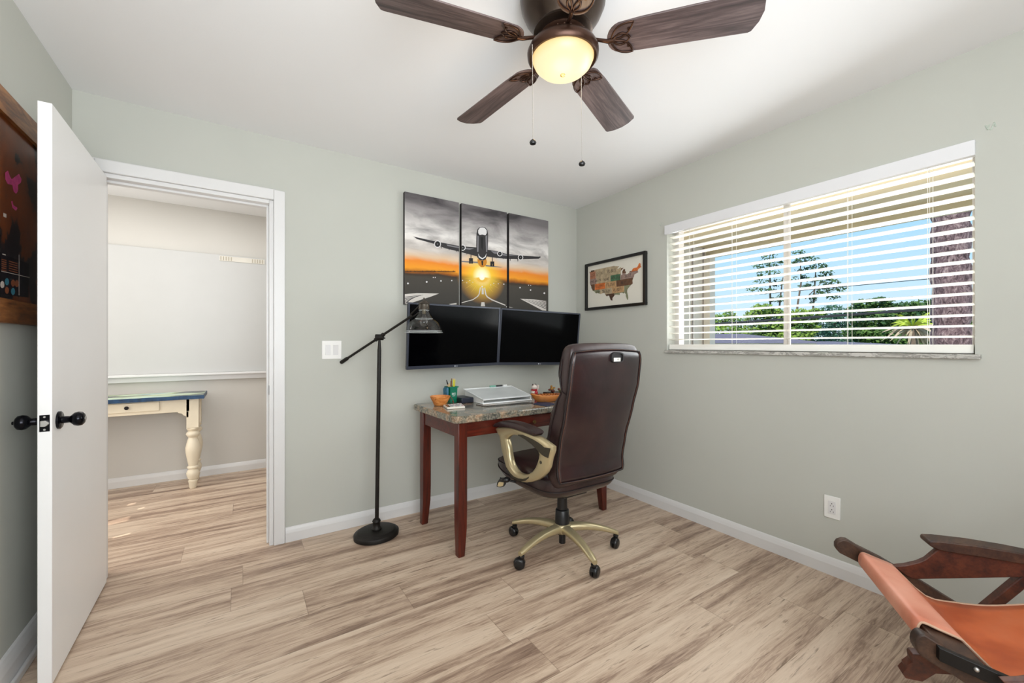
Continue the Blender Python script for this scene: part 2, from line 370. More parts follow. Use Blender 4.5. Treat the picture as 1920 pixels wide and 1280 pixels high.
# back wall, two skins: sage room side, grey hall side
w = MB()
for lo, hi in (((XL-.1, 0), (DX0, ZC)), ((DX1, 0), (XO, ZC)), ((DX0, DZ), (DX1, ZC))):
    w.box((lo[0], YW, lo[1]), (hi[0], YW+.06, hi[1]), 0); w.box((lo[0], YW+.06, lo[1]), (hi[0], YH0, hi[1]), 1)
struct(w.build('wall_back', [m_sage, m_hallwall]))
w = MB()
for (y0, z0, y1, z1) in ((YB-.1, 0, WY0, ZC), (WY1, 0, YW, ZC), (WY0, 0, WY1, WZ0), (WY0, WZ1, WY1, ZC)):
    w.box((XW, y0, z0), (XO, y1, z1))
struct(w.build('wall_right', m_sage))
struct(MB().box((XL-.1, YB-.1, 0), (XL, YW, ZC)).build('wall_left', m_sage))
struct(MB().box((XL, YB-.1, 0), (XW, YB, ZC)).build('wall_front', m_sage))
# hall walls
struct(MB().box((HX0, YH1, 0), (HX1, YH1+.1, ZC)).build('wall_hall', m_hallwall))
struct(MB().box((HX1, YH0, 0), (HX1+.1, YH1+.1, ZC)).build('wall_hall_right', m_hallwall))
struct(MB().box((HX0-.02, YH0-.06, 0), (XL-.1, YH0, ZC)).build('wall_hall_front', m_hallwall))
# unseen hall end wall; slots invented to throw sun spots on the floor
holes = []
for px, py, wy, ww in ((250, 944, .05, .10), (268, 952, .03, .09), (232, 1003, .03, .16), (208, 980, .10, .34), (388, 937, .03, .05), (392, 957, .03, .05)):
    p = onZ(px, py, 0); t = (p.x-HX0)/SUND.x; holes.append((p.y-SUND.y*t, -SUND.z*t, wy, ww*.8))
w = MB(); ys = sorted({YH0, YH1}|{h[0]-h[2]/2 for h in holes}|{h[0]+h[2]/2 for h in holes}); zs = sorted({0, ZC}|{h[1]-h[3]/2 for h in holes}|{h[1]+h[3]/2 for h in holes})
ys = [y for y in ys if YH0 <= y <= YH1]; zs = [z for z in zs if 0 <= z <= ZC]
for a, b in zip(ys, ys[1:]):
    for c, d in zip(zs, zs[1:]):
        ym, zm = (a+b)/2, (c+d)/2
        if any(abs(ym-h[0]) < h[2]/2 and abs(zm-h[1]) < h[3]/2 for h in holes): continue
        w.box((HX0-.02, a, c), (HX0, b, d))
struct(w.build('wall_hall_left', m_hallwall))

def base_profile(t, h): return [(0, 0), (t, 0), (t, h*.62), (t*.75, h*.8), (t*.45, h*.95), (t*.2, h), (0, h)]
def baseboard(name, p0, p1, nrm, h=.088, t=.014):
    p0, p1, nrm = Vector(p0), Vector(p1), Vector(nrm)
    r0 = [p0+nrm*a+Vector((0, 0, b)) for a, b in base_profile(t, h)]; r1 = [p1+nrm*a+Vector((0, 0, b)) for a, b in base_profile(t, h)]
    return struct(MB().loft([r0, r1], 0, False).build(name, m_trim))
baseboard('baseboard_back', (DX1+.066, YW, 0), (XW, YW, 0), (0, -1, 0))
baseboard('baseboard_right', (XW, YW-.014, 0), (XW, YB, 0), (-1, 0, 0), .09)
baseboard('baseboard_hall', (HX0, YH1, 0), (HX1, YH1, 0), (0, -1, 0), .085)
baseboard('baseboard_left', (XL, YW, 0), (XL, YB, 0), (1, 0, 0), .125, .016)
struct(MB().box((XL+.016, YB, 0), (XL+.03, YW, .03)).build('trim_left_shoe', m_trim, bevel=.006))

# door casing and jamb
m = MB()
m.box((DX0-.062, YW-.02, 0), (DX0-.002, YW, DZ+.062)); m.box((DX1+.004, YW-.02, 0), (DX1+.064, YW, DZ+.062)); m.box((DX0-.002, YW-.02, DZ+.002), (DX1+.004, YW, DZ+.062))
struct(m.build('trim_door_casing', m_trim, bevel=.004))
m = MB()
m.box((DX1-.018, YW-.004, 0), (DX1+.004, YH0+.004, DZ)); m.box((DX0-.002, YW-.004, 0), (DX0+.018, YH0+.004, DZ)); m.box((DX0+.018, YW-.004, DZ-.02), (DX1-.018, YH0+.004, DZ+.002))
m.box((DX1-.03, YW+.042, 0), (DX1-.018, YW+.075, DZ-.02)); m.box((DX0+.018, YW+.042, 0), (DX0+.03, YW+.075, DZ-.02)); m.box((DX0+.03, YW+.042, DZ-.032), (DX1-.03, YW+.075, DZ-.02))
j = struct(m.build('trim_door_jamb', m_trim, bevel=.002))
MB().box((DX1-.0195, YW+.006, .90), (DX1-.0178, YW+.036, .955)).build('strike_plate', m_knob, j, bevel=.0005)

# ------------------------------------------------------------------ open door
door = struct(thing('door_1', '', '')) ; del door['label']; del door['category']
door.location = (DX0+.004, YW-.004, 0)
DA = math.radians(0.8)
def DT(p):   # local: x = across thickness (0..-.036), y = away from hinge (negative = into room)
    q = Vector((p[0]*math.cos(DA)-p[1]*math.sin(DA), p[0]*math.sin(DA)+p[1]*math.cos(DA), p[2]))
    return q+Vector((DX0+.042, YW-.012, 0))
dl = MB().box((-.036, -.758, .012), (0, 0, 2.045), T=DT).build('leaf', m_door, door, bevel=.002)
kz, ky = .928, -.695
def knob(sgn, x0):
    prof = [(.0, 0), (.032, 0), (.032, .006), (.028, .009), (.013, .010), (.012, .030), (.016, .034), (.024, .042), (.0265, .052), (.0245, .062), (.017, .068), (.009, .070), (.0, .070)]
    mb = MB(); mb.lathe((x0, ky, kz), [(r, sgn*h) for r, h in prof], 28, 0, 'x', cap=False, T=DT)
    if sgn > 0: mb.lathe((x0+.0695, ky, kz), [(0, .0), (.0085, 0), (.0085, .0015), (.0, .0015)], 20, 1, 'x', cap=False, T=DT); mb.box((x0+.070, ky-.0008, kz-.005), (x0+.0715, ky+.0008, kz+.005), 2, T=DT)
    else: mb.lathe((x0-.070, ky, kz), [(0, -.006), (.006, -.006), (.006, .002), (0, .002)], 16, 0, 'x', cap=False, T=DT)
    return mb.build('knob', [m_knob, m_steel, m_dark], door)
knob(1, 0); knob(-1, -.036)
lp = MB().box((-.0305, -.7595, kz-.029), (-.0055, -.757, kz+.029), T=DT).build('latch_plate', m_knob, door, bevel=.0006)
b = MB(); b.prism([DT((x, -.7598, kz+z)) for x, z in ((-.026, -.010), (-.014, -.0105), (-.008, -.005), (-.006, 0), (-.008, .005), (-.014, .0105), (-.026, .010))], (0, -.010, 0))
b.build('latch_bolt', m_steel, lp, bevel=.001)
s = MB()
for dz in (-.022, .022): s.lathe((-.018, -.7597, kz+dz), [(0, 0), (.0035, 0), (.003, -.0012), (0, -.0012)], 12, 0, 'y', cap=False, T=DT)
s.build('screw', m_steel, lp)
for hz in (.25, 1.05, 1.85):
    MB().tube([DT((-.041, .004, hz-.045)), DT((-.041, .004, hz+.045))], .006, 10).build('hinge', m_steel, door)

# ------------------------------------------------------------------ window, sill, exterior glass
sill = struct(MB().box((XW-.022, WY0-.018, WZ0-.020), (XO, WY1+.006, WZ0)).build('trim_sill', m_marble, bevel=.002))
win = struct(thing('window_1', '', '')); del win['label']; del win['category']; win.location = (2.70, (WY0+WY1)/2, WZ0)
def wbox(name, boxes, mat, par=win, bv=.002):
    mb = MB()
    for lo, hi in boxes: mb.box(lo, hi)
    return mb.build(name, mat, par, bevel=bv)
m_alu = M('window_frame_aluminium', rgb(205, 200, 195), .4, .1)
my = onX(1476, 500, 2.71).y
fr = wbox('window_frame', [((2.675, WY0, WZ0), (2.735, WY0+.022, WZ1)), ((2.675, WY1-.035, WZ0), (2.735, WY1, WZ1)), ((2.675, WY0, WZ0), (2.735, WY1, WZ0+.03)), ((2.675, WY0, WZ1-.03), (2.735, WY1, WZ1))], m_alu)
wbox('mullion', [((2.69, my-.012, WZ0+.03), (2.73, my+.012, WZ1-.03)), ((2.685, my-.024, WZ0+.03), (2.70, my-.012, WZ1-.03))], m_alu)
for a, b_ in ((WY0+.02, my-.01), (my+.01, WY1-.03)):
    MB().box((2.708, a, WZ0+.028), (2.712, b_, WZ1-.028)).build('pane', m_pane, win)

# blinds
bl = thing('window_blind', 'white horizontal slatted blind hanging in the wide window', 'blind', (2.63, (WY0+WY1)/2, WZ1))
m_val = M('valance_white', rgb(226, 226, 228), .45, var=.01)
MB().box((XW-.018, WY0-.002, 1.995), (XW+.012, WY1+.010, 2.059)).build('valance', m_val, bl, bevel=.002)
MB().box((2.60, WY0+.006, 2.012), (2.655, WY1-.006, 2.052)).build('head_rail', m_slat, bl, bevel=.002)
tl = math.radians(7)
NS = 17
for k in range(NS):
    z = 1.236+.0462*k
    def ST(p, z=z):
        x = p[0]; return Vector((2.628+x*math.cos(tl), p[1], z+p[2]-x*math.sin(tl)))
    MB().box((-.025, WY0+.006, -.0014), (.025, WY1-.006, .0014), T=ST).build('slat', m_slat, bl, bevel=.0008)
MB().box((2.600, WY0+.006, 1.163), (2.650, WY1-.006, 1.201)).build('bottom_rail', m_slat, bl, bevel=.003)
m_cord = M('white_cord', rgb(238, 236, 230), .7)
for px in (1292, 1372, 1590, 1743):
    y = onX(px, 500, 2.60).y; mb = MB()
    for xx in (2.6015, 2.6545): mb.tube([(xx, y, 1.19), (xx, y, 2.02)], .0009, 6)
    mb.tube([(2.628, y+.012, 1.19), (2.628, y+.012, 2.02)], .0009, 6)
    mb.build('ladder_cord', m_cord, bl)

# ------------------------------------------------------------------ wall fittings
def plateY(cx, cz, w_, h_, y): return ((cx-w_/2, y-.006, cz-h_/2), (cx+w_/2, y, cz+h_/2))
sw = thing('light_switch', 'white double rocker switch plate on the wall beside the doorway', 'light switch', (.489, YW, 1.166))
MB().box(*plateY(.489, 1.166, .118, .118, YW)).build('plate', m_white, sw, bevel=.003)
for k, dx in enumerate((-.023, .023)):
    mb = MB(); c = .489+dx
    mb.prism([(c-.0155, YW-.006, 1.166-.032), (c-.0155, YW-(.011 if k == 0 else .007), 1.166-.032), (c-.0155, YW-.0075, 1.166), (c-.0155, YW-(.007 if k == 0 else .011), 1.166+.032), (c-.0155, YW-.006, 1.166+.032)], (.031, 0, 0))
    mb.build('rocker', m_trim, sw, bevel=.0006)
p1, p2 = onX(1546, 926, XW), onX(1576, 974, XW)
oy, oz = (p1.y+p2.y)/2, .352
ot = thing('wall_outlet', 'white electrical outlet low on the right wall', 'outlet', (XW, oy, oz))
MB().box((XW-.006, oy-.036, oz-.058), (XW, oy+.036, oz+.058)).build('plate', m_white, ot, bevel=.0025)
rc = MB().box((XW-.008, oy-.0165, oz-.033), (XW-.006, oy+.0165, oz+.033)).build('receptacle', m_trim, ot, bevel=.0008)
mb = MB()
for dz in (.0, -.031):
    mb.box((XW-.0084, oy-.0075, oz+dz+.005), (XW-.008, oy-.0055, oz+dz+.013)); mb.box((XW-.0084, oy+.0055, oz+dz+.005), (XW-.008, oy+.0075, oz+dz+.012))
    mb.lathe((XW-.0082, oy, oz+dz+.020), [(0, -.0002), (.0025, -.0002), (.0025, .0002), (0, .0002)], 12, 0, 'x')
mb.build('slots', m_dark, rc)
# old bracket marks on the right wall
m_patch = M('filler_patch', rgb(188, 198, 186), .8, var=.1, vs=60)
def mark(name, px, py, pts, label):
    c = onX(px, py, XW); mb = MB()
    for a, b_ in pts:
        mb.tube([(XW-.0006, c.y+a[0], c.z+a[1]), (XW-.0006, c.y+b_[0], c.z+b_[1])], .0022, 6)
    tag(mb.build(name, m_patch, origin=c), label, 'wall mark')
mark('wall_mark', 1856, 237, [((.012, .01), (.006, -.012)), ((.006, -.012), (.002, .008)), ((-.004, -.014), (-.012, .012)), ((-.012, .012), (-.016, -.008)), ((.0, -.012), (-.004, -.016))], 'scratched filler marks high on the right wall by the window corner')
mark('wall_mark', 1240, 420, [((.010, .008), (.010, -.008)), ((.010, -.008), (.002, -.012)), ((-.006, .008), (-.010, -.006))], 'small filler marks left of the window top')

# ------------------------------------------------------------------ hall board, ledge, table
bd = thing('wall_board', 'large glossy white board filling the hall wall above the ledge', 'board', (-.2, YH1, .94))
m_board = M('glossy_white_board', rgb(192, 192, 190), .4, var=.01, spec=.5)
MB().box((HX0+.02, YH1-.03, .945), (.60, YH1, 2.03)).build('panel', m_board, bd, bevel=.003)
st = MB(); stx0, stx1, stz0, stz1 = -.164, .194, 1.975, 2.02
st.box((stx0, YH1-.036, stz0), (stx1, YH1-.030, stz1), 0)
for k in range(5):
    for a in (stx0+.006, stx1-.104): st.box((a+k*.02, YH1-.038, stz0+.005), (a+k*.02+.008, YH1-.035, stz1-.005), 1)
st.build('label_strip', [M('beige_strip', rgb(216, 212, 202), .6), M('brown_rib', rgb(176, 168, 150), .6)], bd)
lg = MB(); lg.box((HX0, YH1-.075, .925), (HX1, YH1, .945)); lg.box((HX0, YH1-.035, .878), (HX1, YH1, .925))
struct(lg.build('trim_hall_ledge', m_trim, bevel=.003))

tx1, ty0, ty1 = -.255, 4.28, 4.66
tb = thing('console_table', 'cream console table with blue painted top against the hall wall', 'table', (-1.0, 4.47, 0))
def topmat():
    m, nt, b = newmat('painted_blue_green_top'); mp = coords(nt, (.6, 1.6, 1), (0, 0, .25)); n = noise(nt, mp, 2.6, 3, .5, .6)
    r = ramp(nt, [(.38, rgb(60, 84, 104)), (.46, rgb(70, 78, 78)), (.5, rgb(186, 205, 160)), (.58, rgb(202, 222, 200)), (.68, rgb(96, 150, 176))])
    nt.links.new(n.outputs[0], r.inputs[0]); nt.links.new(r.outputs[0], b.inputs['Base Color']); b.inputs['Roughness'].default_value = .25; return m
mtop = topmat(); mtope = M('blue_top_edge', rgb(28, 62, 96), .4, var=.5, vs=30)
tt = MB().box((-1.75, ty0, .752), (tx1, ty1, .782), 1); tt.box((-1.745, ty0+.005, .782), (tx1-.005, ty1-.005, .7835), 0); tt.build('table_top', [mtop, mtope], tb, bevel=.002)
ap = MB().box((-1.68, ty0+.045, .648), (tx1-.10, ty0+.065, .752)).build('apron', m_cream, tb, bevel=.002)
MB().box((tx1-.068, ty0+.10, .648), (tx1-.048, ty1-.08, .752)).build('side_apron', m_cream, tb, bevel=.002)
dw = MB().box((-1.20, ty0+.036, .672), (-.545, ty0+.047, .742)).build('drawer', m_cream, tb, bevel=.002)
MB().lathe((-.74, ty0+.036, .708), [(0, -.012), (.012, -.011), (.014, -.006), (.006, -.004), (.006, 0)], 20, 0, 'y', cap=False).build('drawer_knob', m_black, dw)
br = MB(); xa = tx1-.105
br.prism([(xa, ty0+.045, .65), (xa, ty0+.045, .60), (xa-.015, ty0+.045, .598), (xa-.02, ty0+.045, .612), (xa-.035, ty0+.045, .618), (xa-.045, ty0+.045, .634), (xa-.065, ty0+.045, .638), (xa-.075, ty0+.045, .65)], (0, .02, 0))
br.build('corner_bracket', m_cream, tb, bevel=.002)
prof = [(.020, 0), (.026, .01), (.030, .05), (.034, .065), (.024, .075), (.036, .085), (.036, .092), (.042, .105), (.045, .13), (.036, .155), (.028, .165), (.040, .172), (.040, .182), (.030, .19), (.036, .22), (.050, .30), (.052, .34), (.040, .395), (.030, .425), (.042, .44), (.048, .455), (.042, .47), (.030, .48), (.040, .49), (.044, .50), (.036, .51)]
for lx in (tx1-.08, -1.66):
    for ly in (ty0+.085, ty1-.06):
        g = MB().lathe((lx, ly, 0), prof, 24); g.box((lx-.04, ly-.04, .51), (lx+.04, ly+.04, .752)); g.build('leg', m_cream, tb)

# ------------------------------------------------------------------ canvases
CY = YW-.035
def cr(x, y):   # crop pixel to wall coordinates on the canvas face
    p = onY(740+x/3.556, 340+y/3.556, CY); return (p.x, p.z)
def canvas_mat():
    m, nt, b = newmat('sunset_runway_print')
    tcn = N(nt, 'ShaderNodeTexCoord'); sp = N(nt, 'ShaderNodeSeparateXYZ'); nt.links.new(tcn.outputs['Object'], sp.inputs[0])
    mp = N(nt, 'ShaderNodeMapping'); mp.inputs['Scale'].default_value = (1.1, 1, 3.2); mp.inputs['Rotation'].default_value = (0, .35, 0); nt.links.new(tcn.outputs['Object'], mp.inputs[0])
    n = noise(nt, mp, 2.3, 6, .55, .5)
    z0 = HZ
    mr = N(nt, 'ShaderNodeMapRange'); mr.inputs['From Min'].default_value = z0-.25; mr.inputs['From Max'].default_value = z0+.55; nt.links.new(sp.outputs['Z'], mr.inputs[0])
    nz_ = N(nt, 'ShaderNodeMath', operation='MULTIPLY_ADD'); nt.links.new(n.outputs[0], nz_.inputs[0]); nz_.inputs[1].default_value = .10; nt.links.new(mr.outputs[0], nz_.inputs[2])
    f = lambda dz: (dz+.25)/.80+.05
    r = ramp(nt, [(0, rgb(62, 60, 56)), (f(-.03), rgb(74, 70, 64)), (f(-.008), rgb(66, 56, 46)), (f(.004), rgb(150, 88, 34)), (f(.03), rgb(240, 158, 48)), (f(.075), rgb(236, 140, 50)), (f(.11), rgb(222, 190, 156)), (f(.16), rgb(222, 214, 206)), (f(.28), rgb(236, 233, 230)), (f(.42), rgb(176, 172, 172)), (1, rgb(120, 116, 118))])
    nt.links.new(nz_.outputs[0], r.inputs[0])
    # only the sky part gets cloud contrast
    cl = ramp(nt, [(.37, rgb(112, 109, 112)), (.5, rgb(204, 202, 202)), (.6, rgb(255, 254, 252))]); nt.links.new(n.outputs[0], cl.inputs[0])
    sk = ramp(nt, [(0, (0, 0, 0, 1)), (f(.08), (0, 0, 0, 1)), (f(.2), (.8, .8, .8, 1))]); nt.links.new(mr.outputs[0], sk.inputs[0])
    mx = N(nt, 'ShaderNodeMix', data_type='RGBA', blend_type='MULTIPLY'); nt.links.new(sk.outputs[0], mx.inputs[0]); nt.links.new(r.outputs[0], mx.inputs[6]); nt.links.new(cl.outputs[0], mx.inputs[7])
    # printed sun burst
    sv = N(nt, 'ShaderNodeVectorMath', operation='DISTANCE'); nt.links.new(tcn.outputs['Object'], sv.inputs[0]); sv.inputs[1].default_value = (SUNP[0], CY, SUNP[1])
    gr = ramp(nt, [(0, (1, 1, 1, 1)), (.045, (1, 1, 1, 1)), (.10, (.65, .65, .65, 1)), (.22, (0, 0, 0, 1))]); nt.links.new(sv.outputs['Value'], gr.inputs[0])
    gc = ramp(nt, [(0, rgb(255, 255, 245)), (.04, rgb(255, 252, 200)), (.085, rgb(255, 218, 70)), (.25, rgb(250, 160, 40))]); nt.links.new(sv.outputs['Value'], gc.inputs[0])
    mx2 = N(nt, 'ShaderNodeMix', data_type='RGBA'); nt.links.new(gr.outputs[0], mx2.inputs[0]); nt.links.new(mx.outputs[2], mx2.inputs[6]); nt.links.new(gc.outputs[0], mx2.inputs[7])
    nt.links.new(mx2.outputs[2], b.inputs['Base Color']); b.inputs['Roughness'].default_value = .7; b.inputs['Specular IOR Level'].default_value = .2
    return m
HZ = (cr(60, 600)[1]+cr(1010, 685)[1])/2; SUNP = cr(582, 632)
m_cv = canvas_mat(); m_cve = M('canvas_edge_dark', rgb(58, 54, 54), .8)
pm = [m_cv, m_cve, M('print_dark_grey', rgb(44, 42, 44), .7), M('print_light', rgb(224, 222, 222), .7), M('print_mid_grey', rgb(120, 118, 122), .7), M('print_black', rgb(16, 15, 16), .7), M('print_amber', rgb(196, 126, 24), .7), M('print_runway_white', rgb(206, 200, 192), .7), M('print_yellow_ray', rgb(236, 186, 66), .7)]
def circ(cx, cy, r, n=18, rx=1): return [(cx+r*rx*math.cos(2*math.pi*k/n), cy+r*math.sin(2*math.pi*k/n)) for k in range(n)]
def taper(x0, y0, x1, y1, w0, w1):
    dx, dy = x1-x0, y1-y0; l = math.hypot(dx, dy); nx, ny = -dy/l, dx/l
    return [(x0+nx*w0, y0+ny*w0), (x1+nx*w1, y1+ny*w1), (x1-nx*w1, y1-ny*w1), (x0-nx*w0, y0-ny*w0)]
P = []   # (material, polygon in crop px)
for k in range(26):   # thin rays over the runway
    a = math.radians(6+168*k/25); L_ = 95+50*((k*7) % 3)/2
    P.append((8, taper(582+18*math.cos(a), 640+18*math.sin(a), 582+L_*math.cos(a), 640+L_*.8*math.sin(a), 2.2, .2)))
P += [(7, [(568, 706), (574, 706), (566, 752), (556, 768), (524, 790), (436, 814), (436, 809), (520, 786), (550, 764), (560, 750)]),
      (7, [(596, 708), (602, 708), (612, 756), (622, 768), (650, 786), (738, 822), (738, 829), (645, 792), (614, 772), (604, 756)]),
      (7, [(580, 712), (592, 712), (594, 752), (580, 752)]), (7, [(578, 805), (598, 805), (602, 832), (574, 832)]),
      (7, [(60, 752), (150, 744), (296, 747), (240, 768), (60, 826)]), (7, [(836, 782), (920, 786), (1010, 796), (1010, 862), (985, 860)])]
for k in range(6):
    P.append((2, taper(60, 772+k*11, 190-k*14, 757+k*3.5, 2.2, .8))); P.append((2, taper(866+k*24, 788+k*1.5, 1010, 850-k*10, .8, 2.2)))
P.append((7, [(360, 818), (412, 810), (412, 820), (375, 822)])); P.append((7, [(742, 832), (790, 842), (742, 838)]))
for x, y, r in ((88, 680, 6), (213, 670, 6), (308, 663, 5), (380, 661, 4.5), (452, 660, 4), (257, 640, 3.5), (270, 640, 3.5), (727, 685, 4), (835, 708, 5), (905, 724, 5), (997, 745, 6), (892, 692, 3), (906, 693, 3), (660, 680, 3), (690, 682, 3), (500, 660, 3), (520, 672, 2.5), (480, 675, 2.5), (640, 690, 2.5), (582, 702, 5)):
    P.append((3, circ(x, y, r, 10)))
P += [(2, [(116, 362), (126, 368), (270, 400), (345, 414), (430, 431), (545, 440), (548, 500), (520, 492), (430, 468), (340, 447), (262, 416), (150, 385)]),
      (4, [(345, 420), (430, 437), (530, 447), (500, 455), (430, 446), (350, 430)]),
      (2, [(612, 455), (700, 468), (745, 484), (838, 494), (965, 502), (968, 497), (973, 506), (960, 515), (860, 518), (740, 516), (660, 508), (612, 500)]),
      (4, [(640, 462), (700, 472), (745, 488), (820, 496), (740, 497), (660, 480)]),
      (4, [(430, 528), (560, 536), (560, 546), (430, 536)]), (4, [(606, 556), (722, 572), (706, 574), (606, 566)]),
      (2, [(545, 350), (550, 322), (562, 308), (582, 302), (602, 307), (616, 322), (622, 350), (622, 400), (620, 450), (618, 490), (606, 520), (590, 528), (566, 526), (550, 505), (543, 470), (544, 400)]),
      (3, [(556, 326), (566, 311), (582, 306), (600, 311), (612, 326), (613, 345), (604, 360), (583, 354), (566, 358), (556, 345)]),
      (4, [(566, 306), (582, 303), (598, 306), (594, 310), (582, 308), (570, 310)]),
      (4, [(550, 360), (560, 366), (558, 470), (548, 470)]), (4, [(604, 366), (616, 358), (616, 470), (608, 470)]),
      (5, [(572, 372), (590, 372), (588, 430), (584, 460), (576, 440)]),
      (3, [(556, 480), (566, 500), (584, 512), (602, 500), (612, 478), (606, 505), (584, 520), (560, 506)]),
      (6, [(552, 515), (566, 526), (590, 528), (610, 518), (614, 540), (606, 560), (590, 572), (576, 572), (560, 558), (552, 538)]),
      (5, [(576, 530), (590, 530), (588, 560), (580, 560)]),
      (2, taper(508, 485, 508, 530, 2.5, 2.5)), (2, taper(650, 505, 650, 550, 2.5, 2.5))]
for x in (501, 515): P.append((5, [(x-6, 512), (x+6, 512), (x+6, 548), (x-6, 548)]))
for x in (643, 657): P.append((5, [(x-6, 534), (x+6, 534), (x+6, 566), (x-6, 566)]))
for x, y, r in ((285, 418, 24), (453, 442, 20), (700, 482, 18), (838, 507, 19)):
    P.append((3, circ(x, y, r, 22, .95))); P.append((5, circ(x, y, r-5, 22, .95))); P.append((4, circ(x, y, 4, 10)))
for x, y in ((310, 440), (362, 452), (410, 462), (480, 480), (770, 522), (722, 510), (820, 526), (680, 505)): P.append((2, taper(x, y-10, x, y+8, 3, 1.5)))
for xx in range(62, 400, 9): P.append((5, [(xx, 604), (xx+5, 596-random.random()*5), (xx+9, 604)]))
lab3 = ['left canvas of the sunset airliner print, holding the long wing tip', 'middle canvas of the airliner print, with the fuselage and sun', 'right canvas of the airliner print, above the right monitor']
for k, (x0, x1) in enumerate(((.957, 1.374), (1.396, 1.801), (1.823, 2.226))):
    z0, z1 = 1.482, 2.268
    mb = MB().box((x0, CY, z0), (x1, YW-.001, z1), 1)
    mb.add([(x0, CY-.0004, z0), (x1, CY-.0004, z0), (x1, CY-.0004, z1), (x0, CY-.0004, z1)], [(0, 1, 2, 3)], 0)
    for i, (mi, poly) in enumerate(P):
        q = clip([cr(*p) for p in poly], x0, z0, x1, z1)
        if len(q) > 2: mb.add([(a, CY-.0007-.00002*i, b_) for a, b_ in q], [tuple(range(len(q)))], mi)
    tag(mb.build('canvas_print', pm, fixn=False), lab3[k], 'picture', 'airliner canvas triptych above the monitors')

# ------------------------------------------------------------------ framed plate map on the right wall
fy0, fy1, fz0, fz1 = 2.070, 2.726, 1.500, 1.910
fm = thing('framed_map', 'black framed map of the country made of old number plates', 'picture', (XW, (fy0+fy1)/2, fz0))
t = .022; dpt = .028
mb = MB()
for lo, hi in (((fy0, fz0), (fy1, fz0+t)), ((fy0, fz1-t), (fy1, fz1)), ((fy0, fz0+t), (fy0+t, fz1-t)), ((fy1-t, fz0+t), (fy1, fz1-t))):
    mb.box((XW-dpt, lo[0], lo[1]), (XW, hi[0], hi[1]))
mb.build('frame', M('black_frame', rgb(16, 15, 15), .35), fm, bevel=.001)
usa = [(-124.7,48.4),(-123,48.2),(-122.8,49),(-95.2,49),(-94.6,48.7),(-89.6,48.0),(-92,46.7),(-90.5,46.6),(-88.2,47.3),(-87.6,46.5),(-85,46.5),(-86,45.9),(-88,44.8),(-87.8,42.5),(-87.2,41.7),(-86.3,42.3),(-86.5,44),(-85.5,45.2),(-84.7,45.7),(-83.4,45.2),(-83.4,44.2),(-83.9,43.8),(-82.7,44),(-82.5,43),(-83.2,42),(-81.3,41.7),(-79,42.7),(-79,43.3),(-76.5,43.6),(-76,44.3),(-74.8,45),(-71.5,45),(-70.3,45.9),(-70,46.7),(-69.2,47.4),(-68.3,47.3),(-67.8,46.8),(-67.8,45.6),(-67,44.8),(-70,43.8),(-70.7,42.8),(-70,41.8),(-71.5,41.4),(-73.9,40.8),(-74,40.4),(-74.2,39.5),(-75.1,38.7),(-75.9,37.2),(-75.6,35.3),(-77.5,34.4),(-79,33.5),(-81,32),(-81.4,30.7),(-80.1,27),(-80.3,25.4),(-81.1,25.2),(-81.8,26.2),(-82.8,27.8),(-82.8,29.1),(-84,30.1),(-85.3,29.7),(-86.5,30.4),(-89,30.4),(-89.2,29.1),(-91,29.3),(-93.8,29.7),(-95.2,29),(-97.2,27.6),(-97.2,25.9),(-99.2,26.4),(-101,29.4),(-102.5,29.7),(-103.2,29),(-104.7,30),(-106.5,31.8),(-108.2,31.8),(-111,31.3),(-114.8,32.5),(-117.1,32.5),(-118.4,33.8),(-120.6,34.5),(-121.9,36.6),(-122.5,37.8),(-123.8,39.3),(-124.3,40.5),(-124.1,42),(-124.1,44),(-123.9,46.2)]
U0, U1, V0, V1 = fy1-.042, fy0+.048, fz0+.052, fz1-.062     # u runs from the corner side (left in view) to the window side
def mapu(lo_, la): return (U0+(lo_+124.7)/(57.7)*(U1-U0), V0+(la-25)/(24.0)*(V1-V0))
uso = [mapu(a, b_) for a, b_ in usa]
xf = XW-.010
pc = [M('plate_mat_%s' % n, c, .6, var=.25, vs=40) for n, c in (('rust', rgb(168, 112, 84)), ('sand', rgb(176, 158, 128)), ('mauve', rgb(150, 126, 116)), ('green', rgb(72, 112, 82)), ('brown', rgb(104, 72, 50)), ('orange', rgb(204, 110, 52)), ('tan', rgb(190, 152, 108)), ('moss', rgb(132, 134, 104)), ('deep', rgb(78, 54, 38)))]
m_ink = M('plate_ink', rgb(62, 50, 44), .6)
m_mount = M('ivory_mount', rgb(226, 222, 210), .7, var=.01)
pr = MB().add([(xf, fy0+t, fz0+t), (xf, fy1-t, fz0+t), (xf, fy1-t, fz1-t), (xf, fy0+t, fz1-t)], [(0, 1, 2, 3)], 0)
rows = [(47.8, 60, [(-130, -118.5, 8), (-118.5, -60, 1)]), (42.8, 48, [(-130, -117, 0), (-117, -108, 1), (-108, -88, 1), (-88, -77, 4), (-77, -60, 5)]),
        (38.8, 43, [(-130, -116, 2), (-116, -99.5, 1), (-99.5, -88.5, 3), (-88.5, -60, 2)]), (34.6, 39, [(-130, -118, 4), (-118, -105.5, 5), (-105.5, -93, 6), (-93, -60, 4)]),
        (30.6, 34.8, [(-130, -112, 7), (-112, -98, 1), (-98, -84.5, 6), (-84.5, -60, 7)]), (20, 30.8, [(-130, -95, 8), (-95, -84, 7), (-84, -60, 7)])]
for la0, la1, cells in rows:
    for a, b_, ci in cells:
        q0, q1 = mapu(a, la0), mapu(b_, la1)
        q = clip(uso, min(q0[0], q1[0])+.0006, q0[1]+.0006, max(q0[0], q1[0])-.0006, q1[1]-.0006)
        if len(q) > 2: pr.add([(xf-.0008, u, v) for u, v in q], [tuple(range(len(q)))], 2+ci)
